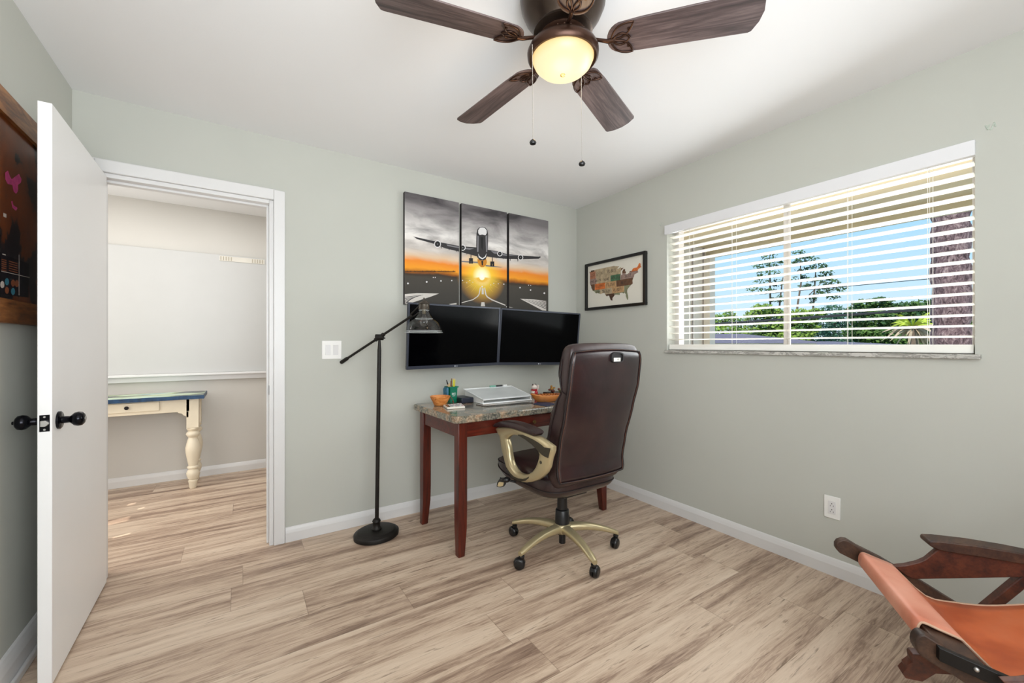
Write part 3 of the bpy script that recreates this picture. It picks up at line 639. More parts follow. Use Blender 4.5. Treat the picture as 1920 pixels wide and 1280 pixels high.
for txt, lo_, la, sz in (('LESX', -120.5, 45.6, .030), ('CP 136', -112.5, 45.6, .030), ('VL 8071', -98, 45.8, .036), ('PNC', -121, 40.9, .026), ('AR 174', -114, 40.9, .028), ('16240', -104.5, 40.9, .030), ('HCK 053', -94, 40.9, .030), ('SC LE', -80.5, 40.8, .032), ('807', -121, 36.8, .024), ('US 0719', -111.8, 36.8, .030), ('FT 2560', -99.3, 36.8, .032), ('RE 1D', -84.5, 36.8, .030), ('DRH', -113.8, 33, .026), ('766 829', -104.6, 32.7, .032), ('VL 8071', -91.6, 32.7, .034)):
    u, v = mapu(lo_, la); text_mesh(txt, sz*.92, lambda a, b_, u=u, v=v: (xf-.0016, u-a*.92, v+b_*1.15), pr, 1)
pr.build('map_print', [m_mount, m_ink]+pc, fm, fixn=False)
MB().box((XW-.008, fy0+t, fz0+t), (XW, fy1-t, fz1-t)).build('backing', m_mount, fm)

# ------------------------------------------------------------------ scratch map on the left wall
ly0, ly1, lz0, lz1 = 1.55, 2.56, 1.275, 2.066
wm = thing('world_map_picture', 'dark brown and black map poster in a rustic wood frame behind the door', 'picture', (XL, (ly0+ly1)/2, lz0))
t = .082
lz1f = lambda y: 2.066
mb = MB()
for lo, hi in (((ly0, lz0), (ly1, lz0+t)), ((ly0, lz1-t), (ly1, lz1)), ((ly0, lz0+t), (ly0+t, lz1-t)), ((ly1-t, lz0+t), (ly1, lz1-t))): mb.box((XL, lo[0], lo[1]), (XL+.022, hi[0], hi[1]))
mb.build('frame', m_picframe, wm, bevel=.002)
def scratch():
    m, nt, b = newmat('scratch_map_print'); mp = coords(nt, (1, 1.2, 1)); n = noise(nt, mp, 3.2, 5, .6, .3)
    r = ramp(nt, [(.44, rgb(20, 16, 20)), (.475, rgb(26, 20, 22)), (.49, rgb(98, 50, 22)), (.6, rgb(124, 64, 26)), (.68, rgb(96, 52, 26))]); nt.links.new(n.outputs[0], r.inputs[0])
    nt.links.new(r.outputs[0], b.inputs['Base Color']); b.inputs['Roughness'].default_value = .3; return m
mb = MB().box((XL, ly0+t, lz0+t), (XL+.008, ly1-t, lz1-t), 0)
sm = [scratch(), M('print_pink', rgb(196, 72, 128), .5, var=.2, vs=40), M('print_night', rgb(22, 20, 26), .4), M('print_pale', rgb(200, 190, 180), .5), M('print_blue', rgb(60, 130, 150), .5), M('print_rust', rgb(140, 80, 50), .5)]
def lx(px, py): p = onX(px, py, XL+.009); return (XL+.0088, p.y, p.z)
c2 = lambda x, y: (x/195*70, 160+y/195*70)
def lp_(pts, mi, k=0): mb.add([tuple(Vector(lx(*c2(*p)))+Vector((k*.0003, 0, 0))) for p in pts], [tuple(range(len(pts)))], mi)
lp_([(28, 455), (42, 445), (52, 475), (62, 490), (88, 470), (100, 462), (114, 492), (108, 510), (94, 520), (96, 550), (84, 566), (72, 555), (64, 520), (40, 515), (28, 490)], 1)
lp_([(58, 606), (66, 604), (70, 625), (92, 640), (84, 655), (66, 640)], 1)
lp_([(18, 665), (34, 672), (34, 692), (18, 685)], 3)
lp_([(4, 878), (150, 930), (150, 1108), (4, 1090)], 2)
for k in range(6): lp_([(8, 905+k*11), (34, 912+k*11), (34, 917+k*11), (8, 910+k*11)], 5, 1)
for k in range(5): lp_([(46, 915+k*12), (92, 928+k*12), (92, 933+k*12), (46, 920+k*12)], 5, 1)
lp_([(6, 968), (155, 1002), (155, 1005), (6, 971)], 3, 1); lp_([(98, 884), (101, 884), (101, 1095), (98, 1095)], 3, 1)
lp_([(12, 878), (30, 883), (30, 888), (12, 883)], 3, 1)
for k, (x, y, mi) in enumerate(((36, 1025, 4), (68, 1032, 5), (36, 1070, 5), (68, 1076, 4), (88, 1035, 5), (12, 1040, 3))):
    lp_([(x+11*math.cos(a/10*6.283), y+19*math.sin(a/10*6.283)) for a in range(10)], mi, 1)
mb.build('map_print', sm, wm, fixn=False)

# ------------------------------------------------------------------ desk (turned 1.6 degrees off the wall)
DO = Vector((1.023, 2.111, 0)); DR = math.radians(1.6)
def KT(p): return DO+Vector((p[0]*math.cos(DR)-p[1]*math.sin(DR), p[0]*math.sin(DR)+p[1]*math.cos(DR), p[2]))
desk = thing('writing_desk', 'cherry wood desk with a speckled stone top against the back wall', 'desk', DO)
DL, DD, LW = 1.205, .560, .056
mb = MB(); n = 8; ring = lambda z, g: [KT(p) for p in [(x+sx_*(rad*math.cos(a)), y+sy_*0+rad*math.sin(a), z) for (x, y, a0) in ((-.032+.03-g, -.028+.03-g, 180), (DL+.032-.03+g, -.028+.03-g, 270), (DL+.032-.03+g, DD+.045-.03+g, 0), (-.032+.03-g, DD+.045-.03+g, 90)) for sx_, sy_, rad in ((1, 1, .03),) for a in [math.radians(a0+90*k/6) for k in range(7)]]]
rr = [ring(.760, -.006), ring(.762, -.001), ring(.768, .001), ring(.792, .001), ring(.798, -.001), ring(.800, -.006)]
mb.loft(rr, 0, False); mb.build('desktop', m_stone, desk)
for lx_, ly_, ix, iy in ((0, 0, 1, 1), (DL-LW, 0, -1, 1), (0, DD-LW, 1, -1), (DL-LW, DD-LW, -1, -1)):
    def sq(z, s_):
        x0 = lx_ if ix > 0 else lx_+LW-s_; y0 = ly_ if iy > 0 else ly_+LW-s_
        return [KT((x0, y0, z)), KT((x0+s_, y0, z)), KT((x0+s_, y0+s_, z)), KT((x0, y0+s_, z))]
    MB().loft([sq(0, .036), sq(.004, .041), sq(.16, .054), sq(.26, LW), sq(.76, LW)], 0, False).build('leg', m_desk, desk, bevel=.003)
mb = MB(); az = .672
mb.box((LW, .008, az), (DL-LW, .028, .76), T=KT); fa = mb.build('front_apron', m_deskx, desk, bevel=.001)
MB().box((LW, DD-.028, az), (DL-LW, DD-.008, .76), T=KT).build('back_apron', m_deskx, desk, bevel=.001)
for x in (.008, DL-.028): MB().box((x, LW, az), (x+.02, DD-LW, .76), T=KT).build('side_apron', m_deskx, desk, bevel=.001)
dr = MB().box((.30, .003, az+.006), (.91, .009, .752), T=KT).build('drawer', m_deskx, desk, bevel=.002)
for kx in (.53,):
    kk = MB().lathe((0, 0, 0), [(0, -.022), (.010, -.021), (.013, -.016), (.009, -.009), (.005, -.006), (.005, 0), (.011, .001), (0, .001)], 18, 0, 'y', cap=False, T=lambda p, kx=kx: KT((p.x+kx, p.y+.004, p.z+.712)))
    kk.build('drawer_knob', M('antique_brass', rgb(120, 96, 60), .3, .8), dr)

# things on the desk
ZT = .8005
def at_desk(px, py): return onZ(px, py, ZT)
bc = at_desk(818, 757)
bc = Vector((1.10, 2.545, ZT))
bw = thing('wooden_bowl', 'small turned wooden bowl at the left end of the desk', 'bowl', bc)
MB().lathe(bc, [(0, 0), (.036, 0), (.041, .004), (.050, .025), (.061, .045), (.067, .060), (.064, .062), (.056, .045), (.045, .022), (.030, .008), (0, .006)], 36, cap=False).build('body', m_bowl, bw)
tg = MB(); tg.tube([bc+Vector((-.02+.03*math.cos(a), -.030+.012*math.sin(a), .047)) for a in [k*2*math.pi/12 for k in range(12)]], .004, 6, closed=True); tg.ball(bc+Vector((-.028, -.01, .045)), .012, sc=(1.4, 1, .6))
tag(tg.build('key_ring', m_dark, origin=bc+Vector((0, 0, .04))), 'dark key ring lying in the wooden bowl', 'key ring')
ch_ = MB(); p0 = bc+Vector((.060, -.03, .055))
ch_.tube([p0, p0+Vector((.012, -.01, -.02)), p0+Vector((.012, -.018, -.042)), p0+Vector((.006, -.05, -.052)), p0+Vector((-.01, -.10, -.052))], .003, 6)
ch_.ball(p0+Vector((-.012, -.11, -.05)), .007, sc=(1.6, 1, .6)); ch_.ball(p0+Vector((.012, -.012, -.03)), .006)
tag(ch_.build('key_strap', M('brown_strap', rgb(92, 48, 30), .6), origin=p0), 'thin brown key strap hanging from the bowl to the desktop', 'strap')

cc = Vector((1.218, 2.625, ZT)); ca = math.radians(8)
def CT(p): return cc+Vector((p[0]*math.cos(ca)-p[1]*math.sin(ca), p[0]*math.sin(ca)+p[1]*math.cos(ca), p[2]))
m_grn = M('green_bin_plastic', rgb(12, 112, 84), .35)
cup = thing('pencil_cup', 'green wheelie bin shaped pencil cup on the desk', 'pencil cup', cc)
sq = lambda z, w_, d_: [CT((-w_, -d_, z)), CT((w_, -d_, z)), CT((w_, d_, z)), CT((-w_, d_, z))]
MB().loft([sq(.0, .025, .025), sq(.008, .026, .026), sq(.104, .030, .030), sq(.104, .036, .035), sq(.112, .036, .035), sq(.112, .030, .029), sq(.02, .024, .023)], 0, False).build('body', m_grn, cup, bevel=.001)
lidm = MB(); lidm.loft([[CT((x, y, z)) for x, y in ((-.052-g, -.022), (-.040, -.028), (-.036, .02), (-.05-g, .024))] for z, g in ((.040, -.004), (.05, .002), (.095, .004), (.108, -.004))], 0, False)
lidm.build('lid', M('blue_green_lid', rgb(28, 96, 124), .4), cup, bevel=.003)
tx = MB(); text_mesh('BIG', .020, lambda u, v: CT((u, -.0292+.0000, .062+v)), tx, 0); tx.box((-.010, -.0288, .047), (.012, -.0286, .049), T=CT)
tx.build('lettering', M('white_print', rgb(240, 248, 244), .5), cup, fixn=False)
def stick(name, label, cat, base, tip, r, mats, segs):
    base, tip = CT(base), CT(tip); mb = MB(); d = tip-base
    for a, b_, r0, r1, mi in segs: mb.tube([base+d*a, base+d*b_], [r*r0, r*r1], 8, mi)
    return tag(mb.build(name, mats, origin=base), label, cat, 'pencils and pens in the green cup')
m_yel = M('yellow_pencil_paint', rgb(214, 204, 44), .4); m_lead = M('pale_wood_tip', rgb(216, 180, 130), .6); m_mar = M('maroon_pen', rgb(96, 26, 40), .4)
stick('pencil', 'bright yellow pencil standing in the green cup, left one of two', 'pencil', (.008, -.008, .02), (.012, -.006, .168), .0042, [m_yel, m_lead, m_dark], [(0, .93, 1, 1, 0), (.93, 1, 1, .2, 1)])
stick('pencil', 'yellow pencil at the right end of the green cup', 'pencil', (.016, -.004, .02), (.024, -.006, .166), .0042, [m_yel, m_lead, m_dark], [(0, .93, 1, 1, 0), (.93, 1, 1, .2, 1)])
stick('pencil', 'brown olive pencil behind the yellow pencils in the cup', 'pencil', (.0, .006, .02), (.004, .004, .165), .0045, [M('olive_pen', rgb(120, 96, 36), .5)], [(0, 1, 1, .8, 0)])
stick('pen', 'dark maroon pen left of the yellow pencils in the cup', 'pen', (-.008, .0, .02), (-.006, -.004, .150), .0045, [m_mar], [(0, 1, 1, .8, 0)])
stick('pen', 'black handled pen leaning out of the cup toward the left', 'pen', (.0, -.01, .02), (-.044, -.006, .158), .0045, [m_dark, m_lead], [(0, .78, 1, 1, 1), (.78, 1, 1.2, .7, 0)])
stick('wooden_stick', 'pale wooden stick on the left side of the green cup', 'stick', (-.006, -.012, .02), (-.026, -.014, .135), .005, [m_lead], [(0, 1, 1, .9, 0)])

# calculator
q = [at_desk(831, 762), at_desk(838.5, 767.5), at_desk(872, 765), at_desk(864.5, 758.5)]
cal = thing('calculator', 'white desk calculator at the front left of the desktop', 'calculator', (q[0]+q[2])/2)
up = Vector((0, 0, 1))
def CU(u, v, z): return q[0]*(1-u)*(1-v)+q[3]*u*(1-v)+q[1]*(1-u)*v+q[2]*u*v+up*z      # u along, v across
mb = MB(); mb.loft([[CU(0, 0, z), CU(1, 0, z), CU(1, 1, z), CU(0, 1, z)] for z in (0, .012)], 0, False); mb.build('case', M('cream_plastic', rgb(232, 226, 214), .4), cal, bevel=.003)
mb = MB(); mb.loft([[CU(.05, .12, z), CU(.22, .12, z), CU(.22, .88, z), CU(.05, .88, z)] for z in (.012, .0128)], 0, False); mb.build('display', M('brown_lcd', rgb(112, 84, 72), .2), cal)
mb = MB()
for i in range(6):
    for j in range(4): a, b_ = .28+i*.115, .12+j*.20; mb.loft([[CU(a, b_, z), CU(a+.085, b_, z), CU(a+.085, b_+.14, z), CU(a, b_+.14, z)] for z in (.012, .0145)], (i*j+i) % 3, False)
mb.build('keys', [M('grey_key', rgb(170, 170, 172), .5), M('white_key', rgb(225, 222, 216), .5), M('pink_key', rgb(196, 160, 168), .5)], cal)

# black device
m_navy = M('dark_navy_plastic', rgb(30, 34, 48), .4)
bx = Vector((1.30, 2.60, ZT)); 
def BT(p): a = math.radians(2); return bx+Vector((p[0]*math.cos(a)-p[1]*math.sin(a), p[0]*math.sin(a)+p[1]*math.cos(a), p[2]))
dk = thing('docking_station', 'flat dark docking box between the green cup and the white stand', 'docking station', bx)
MB().box((-.05, -.06, 0), (.045, .09, .036), T=BT).build('case', m_navy, dk, bevel=.005)
MB().box((-.053, -.045, .006), (-.0495, .045, .028), T=BT).build('front', m_dark, dk, bevel=.001)
# cables
cb = MB(); cb.tube([at_desk(893, 759)+up*.003, at_desk(903, 761)+up*.002, at_desk(915, 761.5)+up*.002, at_desk(925, 761)+up*.003, at_desk(940, 760)+up*.003, at_desk(975, 757)+up*.003, at_desk(1000, 755.5)+up*.003], .0025, 6)
tag(cb.build('cable', m_dark, origin=at_desk(925, 759)), 'black cable curling across the desktop under the white stand', 'cable')

# slanted desktop whiteboard
wb = thing('desktop_whiteboard', 'white slanted desktop board standing in the middle of the desk', 'whiteboard', (1.58, 2.55, ZT))
F0, F1 = Vector((1.352, 2.415, .826)), Vector((1.768, 2.425, .826)); B0, B1 = Vector((1.345, 2.70, .872)), Vector((1.765, 2.71, .872))
F1.x = 1.758; nz_ = (F1-F0).cross(B0-F0).normalized()
mb = MB(); mb.loft([[F0, F1, B1, B0], [F0+nz_*.006, F1+nz_*.006, B1+nz_*.006, B0+nz_*.006]], 0, False); pnl = mb.build('panel', M('silver_white_panel', rgb(214, 218, 218), .3), wb, bevel=.002)
i0 = lambda u, v, h=.0065: F0*(1-u)*(1-v)+F1*u*(1-v)+B0*(1-u)*v+B1*u*v+nz_*h
m_bright = M('bright_white_plastic', rgb(244, 246, 246), .3)
mb = MB()
for a in (((0, 0), (1, 0), (1, .035), (0, .035)), ((0, .965), (1, .965), (1, 1), (0, 1)), ((0, .035), (.012, .035), (.012, .965), (0, .965)), ((.988, .035), (1, .035), (1, .965), (.988, .965))):
    mb.loft([[i0(u, v, .006) for u, v in a], [i0(u, v, .009) for u, v in a]], 0, False)
mb.build('rim', m_bright, pnl)
for x in (F0.x+.004, F1.x-.010):
    MB().prism([(x, 2.43, ZT), (x, 2.69, ZT), (x, 2.69, .866), (x, 2.43, .826)], (.006, 0, 0)).build('side_foot', m_white, wb)
MB().box((F0.x, 2.420, ZT), (F1.x, 2.52, .808)).build('tray', m_bright, wb, bevel=.002)
mk = [('green marker', rgb(120, 180, 160), .52, .64, 'pale green marker in the back groove of the desktop board'), ('black marker', rgb(36, 40, 42), .66, .78, 'black marker in the back groove of the desktop board'), ('white cap', rgb(225, 225, 222), .80, .88, 'short white marker at the right of the board groove')]
for nm, c_, a, b_, lb in mk:
    o = MB().tube([i0(a, .965, .016), i0(b_, .965, .016)], .0065, 10); tag(o.build('marker', M('marker_'+nm.replace(' ', '_'), c_, .4), origin=i0(a, .965, .010)), lb, 'marker', 'markers on the desktop board')

# lucky cat figurine
lc = Vector((1.885, 2.57, ZT)); m_cw = M('figurine_white', rgb(232, 220, 210), .25); m_cr = M('figurine_red', rgb(178, 30, 44), .3)
fg = thing('cat_figurine', 'small white and red sitting cat figurine behind the leather tray', 'figurine', lc)
mb = MB(); mb.ball(lc+up*.030, .026, sc=(1, .9, 1.15)); bdy = mb.build('body', m_cw, fg)
mb = MB(); mb.ball(lc+up*.074+Vector((-.004, -.006, 0)), .023, sc=(1.05, .95, .88)); hd_ = mb.build('head', m_cw, fg)
mb = MB()
for s_ in (-1, 1): mb.lathe(lc+Vector((-.004+s_*.013, -.006, .088)), [(.008, 0), (.0, .014)], 8)
mb.build('ears', M('figurine_ear', rgb(90, 70, 66), .4), hd_)
mb = MB(); mb.lathe(lc, [(.020, .044), (.026, .048), (.026, .054), (.020, .058)], 20); mb.ball(lc+Vector((.004, -.02, .030)), .016, sc=(1, .7, 1.1)); mb.build('red_bib', m_cr, fg)
mb = MB(); mb.tube([lc+Vector((.022, -.006, .045)), lc+Vector((.030, -.01, .07)), lc+Vector((.028, -.014, .088))], [.009, .008, .009], 10); mb.build('paw', m_cw, fg)
# leather boat shaped tray with ridged top
tr = Vector((1.80, 2.30, ZT)); m_tray = leather('tan_tray_leather', rgb(176, 102, 44), rgb(206, 128, 62), rgb(222, 150, 88), .35)
ty = thing('leather_tray', 'tan boat shaped tray with a ridged rim on the desk left of the chair back', 'tray', tr)
def boat(z, s_, zl): return [tr+Vector((.125*s_*math.cos(a)*(1 if math.cos(a) > 0 else 1.12), .058*s_*math.sin(a), z+zl*max(0, -math.cos(a))**3)) for a in [k*2*math.pi/36 for k in range(36)]]
mb = MB().loft([boat(0, .55, 0), boat(.004, .66, .004), boat(.022, .86, .012), boat(.044, 1.0, .016), boat(.048, .97, .016), boat(.042, .88, .014), boat(.036, .5, .0)], 0, True); mb.build('body', m_tray, ty)
mb = MB()
for k in range(26):
    a = k*2*math.pi/26; p = tr+Vector((.120*math.cos(a)*(1 if math.cos(a) > 0 else 1.12), .055*math.sin(a), .049+.016*max(0, -math.cos(a))**3)); mb.tube([p, p*1+Vector((-.020*math.cos(a), -.016*math.sin(a), -.004))], .004, 6)
mb.build('ridged_rim', M('dark_tan_ridge', rgb(150, 84, 40), .5), ty)
# ornaments behind the tray
def orn(c, parts, name, label, cat):
    mb = MB(); ms = []
    for i, (off, r, sc_, m_) in enumerate(parts): mb.ball(Vector(c)+Vector(off), r, 12, 8, i, sc_); ms.append(m_)
    return tag(mb.build(name, ms, origin=c), label, cat)
m_am = M('amber_ornament', rgb(176, 128, 56), .4, var=.3, vs=50); m_olv = M('yellow_green_ornament', rgb(168, 164, 60), .4, var=.3, vs=50); m_brd = M('brown_red_ornament', rgb(96, 40, 30), .4, var=.3, vs=50)
sh = MB().box((1.93, 2.40, ZT), (2.16, 2.52, .838)); tag(sh.build('dark_box', M('dark_lacquer', rgb(36, 24, 18), .3), bevel=.004, origin=(2.0, 2.45, ZT)), 'low dark box under the small ornaments beside the chair back', 'box')
orn((1.975, 2.455, .838), [((0, 0, .012), .013, (1.3, 1, 1), m_brd), ((-.01, 0, .030), .013, (1, 1, 1.1), m_am), ((-.016, -.004, .046), .008, (1, 1, 1.2), m_am), ((-.030, 0, .022), .010, (1.3, .8, .8), m_brd), ((.012, -.002, .034), .008, (1.4, 1, .8), m_am)], 'animal_ornament', 'amber brown animal ornament on the low dark box', 'ornament')
orn((2.05, 2.45, .838), [((0, 0, .010), .012, (1.8, 1, .9), m_olv), ((.012, 0, .022), .011, (1.4, 1, .8), m_olv), ((-.02, 0, .022), .009, (1.2, 1, 1), m_brd)], 'yellow_ornament', 'yellow green ornament nearest the chair back', 'ornament')
pd = MB(); pd.prism([at_desk(1000, 757.5), at_desk(1026, 762), at_desk(1044, 757), at_desk(1012, 753)], (0, 0, .003)); tag(pd.build('blue_mat', M('blue_mat_cover', rgb(34, 54, 84), .5), origin=at_desk(1010, 757)), 'flat blue mat under the tan leather tray', 'mat')

# ------------------------------------------------------------------ monitors
m_scr = M('black_screen_glass', rgb(2, 2, 3), .12, spec=.06, var=.05); m_bez = M('blue_grey_bezel', rgb(48, 52, 64), .35, .2, var=.03)
def monitor(c, yaw, tilt, roll, w_, h_, label):
    M_ = Matrix.Rotation(yaw, 3, 'Z') @ Matrix.Rotation(tilt, 3, 'X') @ Matrix.Rotation(roll, 3, 'Y'); c = Vector(c)
    T = lambda p: c+M_ @ Vector(p)
    t = thing('computer_monitor', label, 'monitor', c, 'pair of wall mounted monitors')
    mb = MB(); b_ = .011; bb = .020
    for lo, hi in (((-w_/2, -h_/2), (w_/2, -h_/2+bb)), ((-w_/2, h_/2-b_), (w_/2, h_/2)), ((-w_/2, -h_/2+bb), (-w_/2+b_, h_/2-b_)), ((w_/2-b_, -h_/2+bb), (w_/2, h_/2-b_))): mb.box((lo[0], -.004, lo[1]), (hi[0], .014, hi[1]), T=T)
    bz = mb.build('bezel', m_bez, t, bevel=.0015)
    MB().box((-w_/2+b_, -.001, -h_/2+bb), (w_/2-b_, .012, h_/2-b_), T=T).build('screen', m_scr, t)
    lg = MB(); text_mesh('LG', .011, lambda u, v: T((u+.006, -.0046, -h_/2+.0095+v)), lg, 0)
    lg.lathe((-.009, -.0044, -h_/2+.0095), [(0, -.0003), (.0045, -.0003), (.0045, 0), (0, 0)], 14, 0, 'y', T=T); lg.build('logo', M('logo_silver', rgb(200, 204, 210), .4), bz, fixn=False)
    mb = MB(); mb.loft([[T((sx_*w_/2*k, y, sz_*h_/2*k)) for sx_, sz_ in ((-1, -1), (1, -1), (1, 1), (-1, 1))] for y, k in ((.012, .985), (.03, .93), (.045, .55))], 0, False); mb.build('back_shell', m_dark, t, bevel=.004)
    p = T((0, .045, 0)); mb = MB(); mb.box((p.x-.05, p.y-.005, p.z-.05), (p.x+.05, p.y+.008, p.z+.05))
    mb.tube([p, Vector((p.x+.02, (p.y+YW)/2, p.z)), Vector((p.x, YW-.01, p.z))], .014, 10); mb.box((p.x-.04, YW-.012, p.z-.08), (p.x+.04, YW-.001, p.z+.08)); mb.build('wall_mount', m_black, t)
R_ = math.radians
monitor((1.250, 2.606, 1.257), R_(6.4), R_(4.8), R_(-.55), .735, .43, 'left of the two wide black monitors, partly behind the glass lamp shade')
monitor((1.993, 2.627, 1.252), R_(-5.4), R_(5.2), R_(1.2), .735, .43, 'right of the two wide black monitors, above the office chair')

# ------------------------------------------------------------------ floor lamp
LB = onZ(706, 995, 0.0)
J = onD(711.5, 632, 2.605); Hh = onD(795, 577, 2.512); En = J-(Hh-J)*.90
LB = Vector((onD(706, 900, 2.60).x, onD(706, 900, 2.60).y, 0))
la = thing('floor_lamp', 'black pharmacy floor lamp with swing arm and clear glass shade', 'floor lamp', LB)
mb = MB()
def ov(r, z): return [LB+Vector((r*1.06*math.cos(a)*math.cos(.2)-r*.94*math.sin(a)*math.sin(.2), r*1.06*math.cos(a)*math.sin(.2)+r*.94*math.sin(a)*math.cos(.2), z)) for a in [k*2*math.pi/48 for k in range(48)]]
mb.loft([ov(.124, 0), ov(.130, .004), ov(.131, .026), ov(.127, .031), ov(.117, .033), ov(.112, .040), ov(.106, .043), ov(.02, .043)]); mb.build('base', m_lampb, la)
pt = J+Vector((0, 0, -.02)); d = pt-LB
mb = MB(); mb.lathe(LB, [(.030, .043), (.032, .048), (.028, .056), (.022, .062), (.022, .088), (.026, .094), (.022, .104), (.014, .112)], 24); mb.build('base_collar', m_lampb, la)
mb = MB(); mb.tube([LB+d*(.10/d.z), LB+d*((d.z-.06)/d.z)], .0122, 16); mb.tube([LB+d*((d.z-.06)/d.z), LB+d*((d.z-.035)/d.z), pt+Vector((0, 0, .01))], [.0122, .010, .007], 12); mb.build('pole', m_lampb, la)
ad = (Hh-En).normalized(); nh = Hh-J
mb = MB(); mb.tube([J+Vector((.02, -.012, 0))*-1, J+Vector((.02, -.012, 0))], .019, 18); mb.tube([J-ad*.034, J-ad*.022], .013, 12); mb.tube([J+ad*.022, J+ad*.036], .013, 12); mb.ball(J, .018)
mb.tube([J+Vector((.012, -.008, -.002)), J+Vector((.03, -.02, -.006))], .004, 8); mb.build('swivel_joint', m_lampb, la)
A1 = J+nh*.70
mb = MB(); mb.tube([En, A1], .0078, 12); ar = mb.build('arm', m_lampb, la)
mb = MB(); mb.tube([En-ad*.01, En-ad*.006, En+ad*.045, En+ad*.055], [.010, .0125, .0115, .008], 14); mb.build('counterweight', m_lampb, ar)
HC = onD(795, 573, 2.512)
mb = MB(); mb.tube([A1-ad*.01, A1+ad*.01], .010, 10); mb.tube([A1+Vector((0, 0, .012)), HC+Vector((-.018, .006, .008))], .005, 8); mb.tube([A1+Vector((0, 0, -.002)), A1+ad*.03+Vector((0, 0, -.010)), HC+Vector((-.03, 0, -.04))], .004, 8); mb.build('yoke', m_lampb, ar)
mb = MB(); mb.lathe(HC, [(0, .048), (.005, .048), (.005, .040), (.0035, .038), (.0035, .032), (.012, .028), (.024, .018), (.034, .012), (.0345, .009), (.031, .007), (.031, -.015), (.033, -.018), (.033, -.022), (.0, -.022)], 28, cap=False)
mb.build('socket', M('pewter_socket', rgb(78, 72, 64), .35, .7), la)
zb = -.022; prof = [(.028, 0), (.030, -.004), (.030, -.010), (.033, -.022), (.040, -.036), (.050, -.050), (.053, -.056), (.070, -.064), (.086, -.078), (.098, -.096), (.106, -.116), (.108, -.130), (.1125, -.134), (.1125, -.140), (.110, -.142)]
mb = MB(); mb.lathe(HC, [(r, z+zb) for r, z in prof], 48, cap=False); shd = mb.build('lamp_shade', m_shade, la)
mb = MB()
for r0_, z0_ in ((.1125, -.140), (.108, -.131), (.053, -.057), (.0305, -.006)): mb.tube([HC+Vector((r0_*math.cos(a), r0_*math.sin(a), z0_+zb)) for a in [k*2*math.pi/48 for k in range(48)]], .0011, 6, closed=True)
mb.build('glass_ridge_glints', M('pale_ridge_glint', rgb(196, 200, 200), .15), shd)  # opaque pale rings along rim and ridges, edge highlights put into their colour
mb = MB(); mb.lathe(HC, [(.013, -.022), (.013, -.045), (.011, -.050)], 16, cap=False); bb_ = mb.build('bulb_cap', M('brass_cap', rgb(90, 82, 66), .4, .7), la)
mb = MB(); mb.lathe(HC, [(.010, -.048), (.014, -.062), (.024, -.085), (.0275, -.100), (.024, -.116), (.012, -.126), (0, -.128)], 24, cap=False); mb.build('bulb', m_shade, la)

# ------------------------------------------------------------------ ceiling fan
FC = Vector((.958, 1.134, 0)); fan = thing('ceiling_fan', 'bronze five blade ceiling fan with a glowing bowl light', 'ceiling fan', (FC.x, FC.y, ZC))
mb = MB(); mb.lathe(FC, [(.0, ZC), (.150, ZC), (.152, 2.43), (.148, 2.40), (.135, 2.37), (.118, 2.345), (.104, 2.328), (.098, 2.318), (.102, 2.312), (.104, 2.306), (.090, 2.300), (.0, 2.300)], 48, cap=False); mb.build('motor_housing', m_bronzed, fan)
mb = MB(); mb.lathe(FC, [(.0, 2.302), (.078, 2.302), (.082, 2.296), (.074, 2.288), (.060, 2.282), (.060, 2.262), (0, 2.262)], 40, cap=False)
for k in range(20):
    a = 2*math.pi*k/20; mb.ball(FC+Vector((.070*math.cos(a), .070*math.sin(a), 2.290)), .0055, 8, 6)
mb.build('rotor', m_bronze, fan)
mb = MB(); mb.lathe(FC, [(.05, 2.272), (.085, 2.270), (.104, 2.262), (.120, 2.250), (.1265, 2.236), (.125, 2.222), (.118, 2.214), (.110, 2.216), (.108, 2.226), (.09, 2.232)], 56, cap=False); lk = mb.build('light_ring', m_bronze, fan)
mb = MB(); mb.lathe(FC, [(.1085, 2.228), (.108, 2.214), (.100, 2.196), (.084, 2.180), (.060, 2.168), (.030, 2.161), (0, 2.159)], 56, cap=False); mb.build('glass_bowl', m_bowlglass, fan)
mb = MB(); mb.lathe(FC, [(0, 2.162), (.009, 2.160), (.009, 2.157), (.004, 2.154), (0, 2.151)], 16, cap=False); mb.build('finial', M('brass_finial', rgb(196, 170, 110), .3, .8), fan)
pl = bpy.data.lights.new('fan_light', 'POINT'); pl.energy = 2.2; pl.color = (1, .72, .42); pl.shadow_soft_size = .08
po = bpy.data.objects.new('fan_light', pl); COL.objects.link(po); po.location = (FC.x, FC.y, 2.06)
ZB = 2.252-ZC; ZB0 = ZB
# blade in local coordinates (root at fan centre), pitched about its axis
pit = math.radians(-12)
def BLT(p): return Vector((p[0], p[1]*math.cos(pit), ZB+p[2]+p[1]*math.sin(pit)))
out = []
for k in range(13): a = math.pi/2+math.pi*k/12; out.append((.205+.052*math.cos(a)*1.0, .056*math.sin(a)))
tip = [(.606, -.070), (.616, -.066), (.632, -.035), (.638, 0), (.632, .035), (.616, .066), (.606, .070)]
out = [(.26, .060)]+[(x, y) for x, y in out][1:-1]+[(.26, -.060)]+tip
out = [(x, y) for x, y in out]
blades = []
mb = MB(); mb.prism([BLT((x, y, 0)) for x, y in out], (0, 0, .006)); blade = mb.build('blade', m_blade, None, bevel=.0015)
ir = MB()
def I(p): return BLT((p[0], p[1], -.003+(p[2] if len(p) > 2 else 0)))
def curve(f, n=18): return [I(f(k/n)) for k in range(n+1)]
ir.tube([Vector((.062, 0, 2.278-ZC)), Vector((.10, 0, 2.268-ZC)), Vector((.13, 0, 2.258-ZC)), I((.155, 0)), I((.175, 0))], [.0075, .006, .006, .007, .009], 10)
